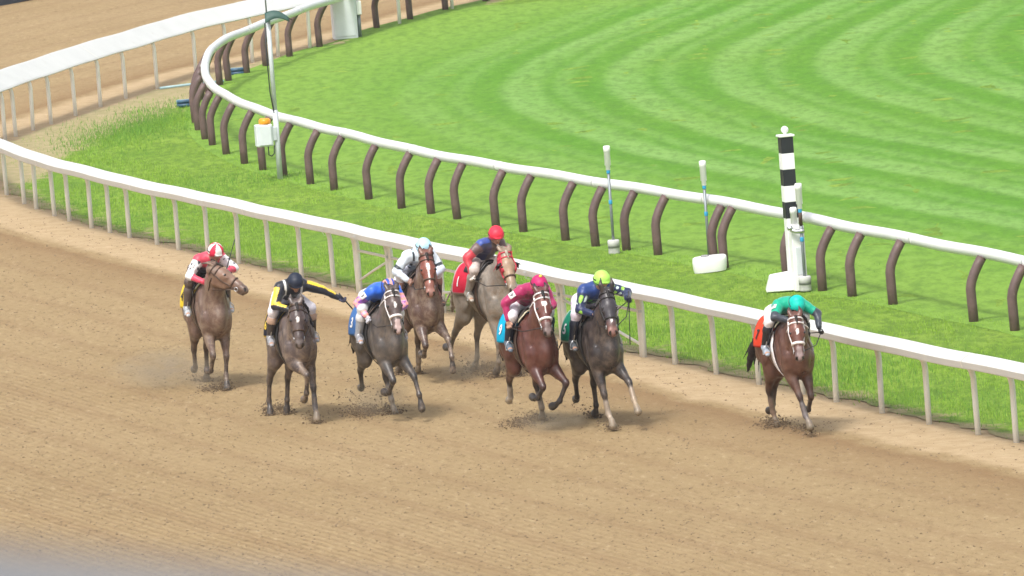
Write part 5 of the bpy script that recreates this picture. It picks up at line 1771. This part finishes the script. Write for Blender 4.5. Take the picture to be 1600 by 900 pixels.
G_DEF = dict(neck=(38, -6), head=(-62, -6))
RUN = [
 dict(n=1, px=(349, 612), yaw=15, air=0.0, seed=1.1, coat=(.185, .110, .082), points=(.085, .058, .045), muzzle=(.13, .085, .065), headcol=(.22, .125, .085), neck=(51, -4), head=(-34, 50), neck_len=.66, mouth=True,
      legs=dict(FL=(16, 2, 30, 10, -3, -6), FR=(30, -34, -78, -98, -1, 3), HL=(18, -42, -12, -20, -30, 0), HR=(10, -42, -26, -66, -86, -2, -6)), noseband='leather', bridle='leather', mud=.9, head_mud=.5,
      cloth_col=(.78, .56, .03), cloth_trim=(.78, .60, .10), num='4', num_mat=M['num_black'], tail=(-.8, 0, -.3), pad_mat='pad', girth='leather', rein='leather',
      label='muddy brown horse with its head turned sideways at the far left of the field',
      J=dict(label='jockey in white and black silks with a red and white quartered helmet, leftmost rider', silks=silks1, cap=cap1, breech=(.085, .06, .055), boot=(.10, .075, .065), boot_toe=(.40, .42, .44), glove=(.55, .05, .10), mud=.5, seed=1,
             sh=(.24, .0, 1.98), head=(.44, .04, 2.08), look=(10, -30), handR=(.48, -.13, 1.68), handL=(.58, .20, 1.80), cuff=(.58, .05, .09), armband='4', whip=('L', (-.1, .40, 1.0), .50), rein='leather',
             whip_label='short black riding crop held upright by the jockey in the red and white quartered helmet')),
 dict(n=2, px=(481, 663), yaw=14, air=0.0, seed=2.3, coat=(.120, .088, .082), points=(.060, .048, .045), muzzle=(.075, .055, .05), headcol=(.070, .045, .042), neck=(37, -8), head=(-66, -12), star=(.17, .25, .022), neck_len=.66,
      legs=dict(FL=(17, 10, 45, 10, 2, -2), FR=(66, -18, -48, -70, -17, 2), HL=(24, -42, -8, -10, -20, -4), HR=(-4, -42, -16, 20, 5, 6, 2)), socks=dict(FL=(.14, .12, .11)), noseband='leather', mud=.9,
      cloth_col=(.012, .014, .03), cloth_trim=(.70, .48, .05), num='6', num_mat=M['num_yellow'], pad_mat='leather_black', girth='leather_black',
      label='dark brown horse with a small white star ridden by the black and yellow jockey',
      J=dict(label='jockey in black and yellow silks stretching one arm out to the side with a crop', silks=silks2, cap=cap_plain((.012, .018, .035), (-.022, .008), (.10, .13, .17)), breech=(.74, .70, .74), boot=(.05, .04, .04), boot_top=(.45, .30, .22), boot_toe=(.30, .30, .32), glove=(.03, .03, .06), seed=2,
             hip=(-.16, 0, 1.86), sh=(.20, -.02, 2.02), head=(.40, -.02, 2.08), look=(-4, -38), handR=(.46, -.08, 1.72), handL=(.26, .74, 1.76), poleL=(-.1, .2, 1), onehandL=True, gripL=(.3, -.8, -.2),
             whip=('L', (.10, .62, -.85), .72), whip_label='long black riding crop pointing down from the outstretched arm of the black and yellow jockey')),
 dict(n=3, px=(624, 662), yaw=18, air=0.0, seed=3.7, coat=(.100, .087, .080), points=(.045, .038, .036), muzzle=(.16, .12, .11), headcol=(.085, .055, .05), neck=(51, -4), head=(-62, -7), star=(.16, .24, .02), snip=(.42, .30, .28), neck_len=.68,
      legs=dict(FL=(52, 22, 6, 0, 13, 5), FR=(46, -48, -80, -100, -6, 3), HL=(34, -28, 8, 5, 10, 8), HR=(0, -58, -40, -70, -90, -4, -12)), socks=dict(HL=(.42, .36, .30)), noseband='fleece', bridle='white_strap', nose_r=.019, mud=.4,
      cloth_col=(.06, .16, .40), cloth_trim=(.10, .22, .45), num='3', num_mat=M['num_white'], pad_mat='leather', girth='leather_black',
      label='near black horse with a white bridle and fleecy noseband ridden by the blue jockey',
      J=dict(label='jockey in royal blue silks with a blue and pink striped helmet', silks=silks3, cap=cap3, breech=(.64, .64, .66), boot=(.34, .36, .40), boot_top=(.62, .62, .64), boot_toe=(.3, .3, .33), glove=(.50, .50, .55), seed=3,
             hip=(-.20, 0, 1.78), sh=(.24, 0, 1.90), head=(.40, .02, 1.93), look=(0, -62), handR=(.26, -.24, 1.56), handL=(.56, .10, 1.62), poleR=(-.7, -.5, .35), armband='3')),
 dict(n=4, px=(680, 602), yaw=15, air=0.0, seed=4.9, coat=(.135, .075, .058), points=(.060, .042, .036), muzzle=(.28, .13, .10), headcol=(.215, .058, .034), neck=(55, -5), head=(-64, -8), stripe=(.13, .40, .020), star=(.12, .24, .026), neck_len=.72,
      legs=dict(FL=(60, 22, 0, -8, 10, 1), FR=(48, -52, -86, -104, 2, -4), HL=(18, -42, -15, -30, -45, 2), HR=(8, -45, -20, -40, -60, 0)), socks=dict(HL=(.30, .24, .18)), noseband='leather', mud=1.0, head_mud=.1,
      cloth_col=(.70, .70, .72), cloth_trim=(.6, .6, .62), num='2', num_mat=M['num_black'], pad_mat='leather', girth='leather',
      label='chestnut faced horse with a thin white stripe galloping behind the blue jockey',
      J=dict(label='jockey in pale blue and white silks with black straps and a light blue helmet', silks=silks4, cap=cap_plain((.42, .66, .78)), breech=(.66, .66, .74), boot=(.10, .07, .06), boot_top=(.36, .20, .16), glove=(.30, .17, .13), seed=4,
             hip=(-.20, 0, 1.80), sh=(.22, -.03, 1.99), head=(.38, .0, 2.10), look=(4, -28), handR=(.40, -.22, 1.66), handL=(.52, .12, 1.70), poleR=(-.6, -.8, 0))),
 dict(n=5, px=(799, 591), yaw=25, air=0.0, seed=5.2, coat=(.345, .305, .260), points=(.25, .21, .17), muzzle=(.23, .18, .13), headcol=(.36, .235, .150), neck=(42, -9), head=(-58, -10), mane=(.34, .29, .23), dapple=True, belly=1.0, neck_len=.74,
      legs=dict(FL=(14, 4, 30, 10, 0), FR=(16, -8, -30, -40, 0), HL=(16, -36, -8, -30, -50, 0), HR=(-8, -48, -46, -80, -95, 4, -4)), noseband='leather', bridle='red_strap', blinkers=True, hood='red_strap', mud=1.0, head_mud=.2, legdark=.85,
      cloth_col=(.56, .02, .05), cloth_trim=(.74, .68, .68), num='1', num_mat=M['num_white'], pad_mat='leather_black', girth='leather', tail=(-.6, .1, -.6),
      label='grey horse in a red hood and blinkers galloping nearest the rail gate',
      J=dict(label='jockey with a red helmet and red sleeves sitting upright on the grey horse', silks=silks5, cap=cap_plain((.72, .03, .06), (-.005, .012), (.62, .10, .12)), breech=(.58, .50, .46), boot=(.30, .26, .22), boot_toe=(.36, .32, .27), glove=(.66, .60, .54), mud=.9, seed=5,
             hip=(-.16, 0, 1.80), sh=(.10, .03, 2.05), head=(.26, .05, 2.17), look=(-14, -26), handR=(.20, -.30, 1.66), handL=(.46, .10, 1.78), poleR=(-.5, -.8, .2), poleL=(-.3, .9, -.1))),
 dict(n=6, px=(859, 675), yaw=18, air=0.0, seed=6.4, coat=(.118, .036, .026), points=(.026, .022, .026), muzzle=(.09, .06, .055), headcol=(.150, .045, .034), neck=(55, -5), head=(-62, -7), star=(.12, .19, .035), stripe=(.17, .28, .012), snip=(.16, .11, .10), neck_len=.72,
      legs=dict(FL=(56, -24, -58, -74, 15, -16), FR=(52, -52, -84, -100, -3, 4), HL=(34, -30, 0, -30, -45, 10), HR=(4, -56, -34, -64, -84, -4, -10)), socks=dict(HR=(.44, .38, .32), HL=(.36, .30, .24)), noseband='white_strap', bridle='white_strap', nose_r=.018, strap_r=.012, mud=.14, head_mud=0,
      cloth_col=(.0, .36, .60), cloth_trim=(.0, .34, .56), num='9', num_mat=M['num_white'], pad_mat='pad', girth='leather',
      label='bright bay horse with a white bridle and a turquoise saddle cloth',
      J=dict(label='jockey in maroon silks and a maroon helmet with a yellow line', silks=silks6, cap=cap_plain((.44, .012, .115), (-.020, .006), (.75, .52, .10)), pompom='yellow', breech=(.74, .74, .78), boot=(.012, .018, .035), boot_toe=(.10, .13, .17), glove=(.42, .24, .17), bare=True, seed=6,
             hip=(-.18, 0, 1.80), sh=(.22, .0, 1.99), head=(.40, .03, 2.06), look=(6, -34), handR=(.18, -.32, 1.60), handL=(.56, .10, 1.70), poleR=(-.5, -.8, .2), armband='9')),
 dict(n=7, px=(960, 671), yaw=18, air=0.0, seed=7.6, coat=(.046, .036, .036), points=(.038, .033, .033), muzzle=(.20, .095, .075), headcol=(.040, .034, .040), neck=(54, -5), head=(-60, -9), star=(.37, .41, .012), neck_len=.72, ears=.05,
      legs=dict(FL=(58, 30, 40, 34, 10, 1), FR=(22, 8, 42, 12, -4, -6), HL=(20, -40, -10, -40, -60, 6), HR=(4, -54, -36, -66, -86, -6, -12)), socks=dict(FR=(.42, .34, .26), FL=(.40, .30, .20)), noseband='leather_black', bridle='leather_black', mud=.35, head_mud=.05,
      cloth_col=(.0, .20, .115), cloth_trim=(.58, .66, .62), num='5', num_mat=M['num_white'], pad_mat='leather', girth='leather_black',
      label='black horse with a pink muzzle and a green saddle cloth',
      J=dict(label='jockey in navy and lime silks with a lime yellow helmet', silks=silks7, cap=cap_plain((.40, .78, .12), (-.022, .008), (.02, .16, .06)), breech=(.70, .64, .74), boot=(.015, .018, .03), boot_toe=(.08, .09, .10), glove=(.015, .018, .035), seed=7,
             hip=(-.20, 0, 1.78), sh=(.20, -.02, 1.96), head=(.36, .02, 2.08), look=(6, -22), handR=(.50, -.14, 1.66), handL=(.50, .36, 1.82), poleR=(-.7, -.7, -.3), poleL=(-.3, .9, -.1),
             whip=('L', (.15, -.1, -1.0), .60), whip_label='black riding crop hanging from the raised hand of the lime helmet jockey')),
 dict(n=8, px=(1259, 680), yaw=17, air=0.0, scale=1.15, seed=8.8, coat=(.125, .052, .036), points=(.055, .036, .032), muzzle=(.15, .10, .095), headcol=(.165, .058, .038), neck=(31, -11), head=(-66, -13), star=(.16, .235, .020), snip=(.24, .17, .16), neck_len=.70,
      legs=dict(FL=(22, -42, -78, -96, 1, 2), FR=(28, 15, 42, 14, -11, -8), HL=(26, -50, -18, -50, -70, -4), HR=(10, -38, -8, 10, 0, -4, -10)), socks=dict(FR=(.14, .12, .12), HR=(.22, .15, .11)), noseband='fleece', bridle='white_strap', nose_r=.021, strap_r=.012, mud=.2, head_mud=0,
      cloth_col=(.66, .055, .02), cloth_trim=(.60, .03, .02), num='7', num_mat=M['num_black'], pad_mat='pad', girth='white_strap', tail=(-.45, -.25, -.8),
      label='bay horse with white bridle and orange saddle cloth leading alone at far right',
      J=dict(label='jockey in teal green silks with dark sleeves and a teal helmet, ahead at far right', silks=silks8, cap=cap_plain((.0, .50, .40), (-.03, .012), (.02, .42, .46)), breech=(.76, .76, .80), boot=(.014, .014, .018), boot_toe=(.30, .34, .40), glove=(.015, .016, .02), seed=8, strap='leather_black',
             hip=(-.20, 0, 1.76), sh=(.20, .0, 1.90), head=(.40, .03, 1.90), look=(2, -62), handR=(.54, -.06, 1.70), handL=(.46, .36, 1.56), poleR=(-.2, -1, .1), poleL=(-.2, .9, .1), armband='7')),
]
import os
ONLY = os.environ.get('ONLY_RUN')
hoof_marks = []
for H in RUN:
    if ONLY and str(H['n']) not in ONLY: continue
    J = H['J']
    H['mat'] = vcmat('coat', .34, .34, 9, mud=((.23, .17, .125), .45, 9), spec=.55, bmp=.3, bscale=17)
    H['cloth_mat'] = M['cloth_s']
    J.setdefault('rein', H.get('rein', 'leather_black'))
    J.setdefault('up', {1: -.08, 2: -.12, 6: -.09, 7: -.06, 5: -.17, 8: -.12, 3: -.09}.get(H['n'], -.13))
    H['lift'] = H.get('lift_abs', -hoof_low(H) + H['air'])
    print(H['n'], 'helmet lift', round(H['lift'], 3))
    H['points'] = tuple(np.array(H['points']) * .62)
    H['coat'] = tuple(np.array(H['coat']) * H.get('dim', .80)); H['headcol'] = tuple(np.array(H['headcol']) * H.get('dim', .80) * 1.1)
    build_horse(H)
    if J.get('armband'): J['_numv'], J['_numf'] = text_mesh(J['armband'])
    jr, wh, off = build_jockey(J, H)
    rz = R(H['yaw'] - 90)
    g = G(*H['px']); f_ = np.array((math.cos(rz), math.sin(rz)))
    sc_ = H.get('scale', 1.205)
    base = g - f_ * .62 * sc_
    hr_ = H['_root']; hr_.location = (base[0], base[1], .005); hr_.rotation_euler = (0, 0, rz); hr_.scale = (sc_,) * 3
    ro = Matrix.Rotation(rz, 3, 'Z') @ Vector(off)
    for o in (jr, wh):
        if o is None: continue
        o.location = (base[0] + ro.x * sc_, base[1] + ro.y * sc_, .005 + ro.z * sc_); o.rotation_euler = (0, 0, rz); o.scale = (sc_,) * 3
    hr_["group"] = 'racehorses galloping along the dirt track'; jr["group"] = 'jockeys riding the galloping horses'
    def w_(p): q = Matrix.Rotation(rz, 3, 'Z') @ Vector(p) * sc_; return (base[0] + q.x, base[1] + q.y, q.z)
    print(H['n'], 'helmet', proj(w_(J['_head'])), 'poll', proj(w_(H['_poll'])), 'bits', proj(w_((H['_bits'][0] + H['_bits'][1]) / 2)), {k: proj(w_(p + V3(0, 0, H['lift']))) for k, p in H['_hoofs'].items()})
    for k, p in H['_hoofs'].items():
        q = Matrix.Rotation(rz, 3, 'Z') @ Vector((p + V3(0, 0, H['lift'])) * sc_)
        hoof_marks.append((base[0] + q.x, base[1] + q.y, q.z, f_, H['n']))
print("hoof low", [round(h[2], 2) for h in hoof_marks])

# ------------------------------------------------------------------ loose dirt: clods on the track and the crumbs thrown up by the hooves
def clods(name, P, S, mat):
    """many small irregular lumps in one mesh"""
    base = np.array([(1, 0, 0), (-1, 0, 0), (0, 1, 0), (0, -1, 0), (0, 0, 1), (0, 0, -1)], float)
    tri = np.array([(0, 2, 4), (2, 1, 4), (1, 3, 4), (3, 0, 4), (2, 0, 5), (1, 2, 5), (3, 1, 5), (0, 3, 5)])
    n = len(P)
    V = base[None] * rng.uniform(.55, 1.3, (n, 6, 1)) + rng.normal(0, .18, (n, 6, 3))
    a = rng.uniform(0, 2 * PI, n); ca, sa = np.cos(a), np.sin(a)
    X = V[..., 0] * ca[:, None] - V[..., 1] * sa[:, None]; Y = V[..., 0] * sa[:, None] + V[..., 1] * ca[:, None]
    V = np.stack([X, Y, V[..., 2] * .75], -1) * S[:, None, None] + P[:, None, :]
    Fq = (tri[None] + (np.arange(n) * 6)[:, None, None]).reshape(-1, 3)
    return link_mesh(name, V.reshape(-1, 3), Fq, mat)


nC = 110000
cp_ = np.stack([rng.uniform(-16, 14, nC), rng.uniform(122, 190, nC)], 1)
xsS = sdist(WC[::2], cp_)
keepc = (xsS > .25) & (rng.uniform(0, 1, nC) < np.clip(.35 + .05 * xsS, 0, 1))
cp_ = cp_[keepc]
sz = .006 + .018 * rng.random(len(cp_)) ** 3
o = clods('dirt_clods', np.column_stack([cp_, track_h(cp_) + sz * .2]), sz, M['clod'])
tag(o, 'small dark clods of soil scattered over the harrowed dirt track', 'clods', kind='stuff')
Pk = []; Sk = []
for (x, y, z, f_, n_) in hoof_marks:
    low = z < .22
    if not low: continue
    m_ = 260 if z < .12 else 60
    # crumbs heaped where the hoof digs in and a thin spray behind it
    r = np.abs(rng.normal(0, .10, m_)); a = rng.uniform(0, 2 * PI, m_)
    zz = np.abs(rng.normal(0, .05, m_)) * np.exp(-r * 3)
    back = rng.exponential(.22, m_) * (rng.random(m_) < .5)
    Pk.append(np.column_stack([x - f_[0] * back + r * np.cos(a), y - f_[1] * back + r * np.sin(a), .01 + zz + back * .25 * rng.random(m_)]))
    Sk.append(.006 + .018 * rng.random(m_) ** 2)
# clods hanging in the air behind the field
for (px, py, n_, sp_, hh) in ((572, 648, 900, .20, .14), (572, 646, 260, .26, .42), (555, 640, 110, .22, .7), (752, 582, 420, .16, .14), (747, 590, 90, .3, .35), (720, 600, 40, .5, .5), (505, 600, 40, .6, .7), (816, 664, 650, .18, .14), (433, 640, 480, .14, .10), (336, 609, 480, .16, .08),
                              (1208, 664, 420, .16, .10), (1252, 670, 200, .12, .06), (1080, 590, 14, .3, .3), (905, 640, 60, .4, .4), (1040, 640, 26, .9, .5)):
    g = G(px, py)
    Pk.append(np.column_stack([g[0] + rng.normal(0, sp_, n_), g[1] + rng.normal(0, sp_ * 1.9, n_), np.abs(rng.normal(0, hh * .5, n_))]))
    Sk.append(.005 + .017 * rng.random(n_) ** 2)
o = clods('kicked_up_dirt', np.vstack(Pk), np.concatenate(Sk), M['fresh_dirt'])
tag(o, 'crumbs of dirt thrown up around the hooves of the galloping horses', 'flying dirt', kind='stuff')

# faint dust hanging where the hooves have just struck: real little clouds of air-borne dust
mt = bpy.data.materials.new('dust'); mt.use_nodes = True; nt = mt.node_tree
for q in list(nt.nodes): nt.nodes.remove(q)
out = nt.nodes.new("ShaderNodeOutputMaterial"); pv = nt.nodes.new("ShaderNodeVolumePrincipled")
pv.inputs["Color"].default_value = (.80, .66, .48, 1); pv.inputs["Anisotropy"].default_value = .2
tc = nt.nodes.new("ShaderNodeTexCoord")
ln = nt.nodes.new("ShaderNodeVectorMath"); ln.operation = 'LENGTH'; nt.links.new(tc.outputs["Object"], ln.inputs[0])
fall = ramp(nt, [(.0, (1, 1, 1)), (.45, (.5, .5, .5)), (.95, (0, 0, 0))], ln.outputs["Value"]).outputs[0]
nz = ramp(nt, [(.38, (0, 0, 0)), (.70, (1, 1, 1))], noise(nt, 2.6, 4, .6, tc.outputs["Object"], .6)).outputs[0]
nt.links.new(math_n(nt, 'MULTIPLY', math_n(nt, 'MULTIPLY', fall, nz), 1.9), pv.inputs["Density"])
nt.links.new(pv.outputs[0], out.inputs["Volume"])
for (px, py, rx, ry, rz_) in ((262, 606, 1.15, 1.5, .42), (322, 610, .55, .7, .25), (735, 596, .8, 1.0, .4), (860, 676, .75, .9, .22), (590, 650, .7, .8, .4)):
    if ONLY: break
    g = G(px, py)
    b = MB(); b.lathe((0, 0, 0), [(math.sin(a), -math.cos(a)) for a in np.linspace(.05, PI - .05, 12)], 20)
    o = b.build('dust_cloud', mt, None, True)
    o.location = (g[0], g[1], rz_ * .8); o.scale = (rx, ry, rz_)
    tag(o, 'faint pale dust hanging above the track behind the galloping hooves', 'dust', kind='stuff')
# ------------------------------------------------------------------ thin overcast haze in the air
hz_m = bpy.data.materials.new('haze'); hz_m.use_nodes = True; nt = hz_m.node_tree
for q in list(nt.nodes): nt.nodes.remove(q)
out = nt.nodes.new("ShaderNodeOutputMaterial"); pv = nt.nodes.new("ShaderNodeVolumePrincipled")
pv.inputs["Color"].default_value = (.92, .95, 1.0, 1); pv.inputs["Density"].default_value = .00012
nt.links.new(pv.outputs[0], out.inputs["Volume"])
b = MB(); b.box((0, 150, 9.5), (6100, 5000, 22), 0, .01); o = b.build('haze', hz_m)
for v_ in o.data.vertices:
    v_.co.x = math.copysign(3100, v_.co.x); v_.co.y = -300 if v_.co.y < 150 else 5900; v_.co.z = -1.3 if v_.co.z < 9.5 else CAM_H + 2.5
tag(o, 'thin pale haze in the air over the racecourse', 'haze', kind='stuff')
# ------------------------------------------------------------------ light
SUN_EL, SUN_AZ = 56.0, 205.0        # azimuth measured clockwise from +Y
w = bpy.data.worlds.new("World"); scene.world = w; w.use_nodes = True
nt = w.node_tree
bg = nt.nodes["Background"]
sky = nt.nodes.new("ShaderNodeTexSky"); sky.sky_type = 'NISHITA'; sky.sun_disc = False
sky.sun_elevation = R(SUN_EL); sky.sun_rotation = R(SUN_AZ)
sky.dust_density = 4.0; sky.air_density = 1.0; sky.ozone_density = 1.0
hs = nt.nodes.new("ShaderNodeHueSaturation"); hs.inputs["Saturation"].default_value = .35
nt.links.new(sky.outputs[0], hs.inputs["Color"]); nt.links.new(hs.outputs[0], bg.inputs["Color"])
bg.inputs["Strength"].default_value = 0.13
sd = bpy.data.lights.new("sun", 'SUN'); sd.energy = 1.5; sd.angle = R(10); sd.color = (1.0, .96, .90)
so = bpy.data.objects.new("sun", sd); COL.objects.link(so)
az = R(SUN_AZ); el = R(SUN_EL)
dirv = Vector((math.sin(az) * math.cos(el), math.cos(az) * math.cos(el), math.sin(el)))
so.rotation_euler = dirv.to_track_quat('Z', 'Y').to_euler()
so.location = (0, 0, 60)
vs = scene.view_settings
vs.view_transform = 'Standard'; vs.look = 'None'; vs.gamma = 1.0; vs.use_curve_mapping = False
vs.exposure = 0.88
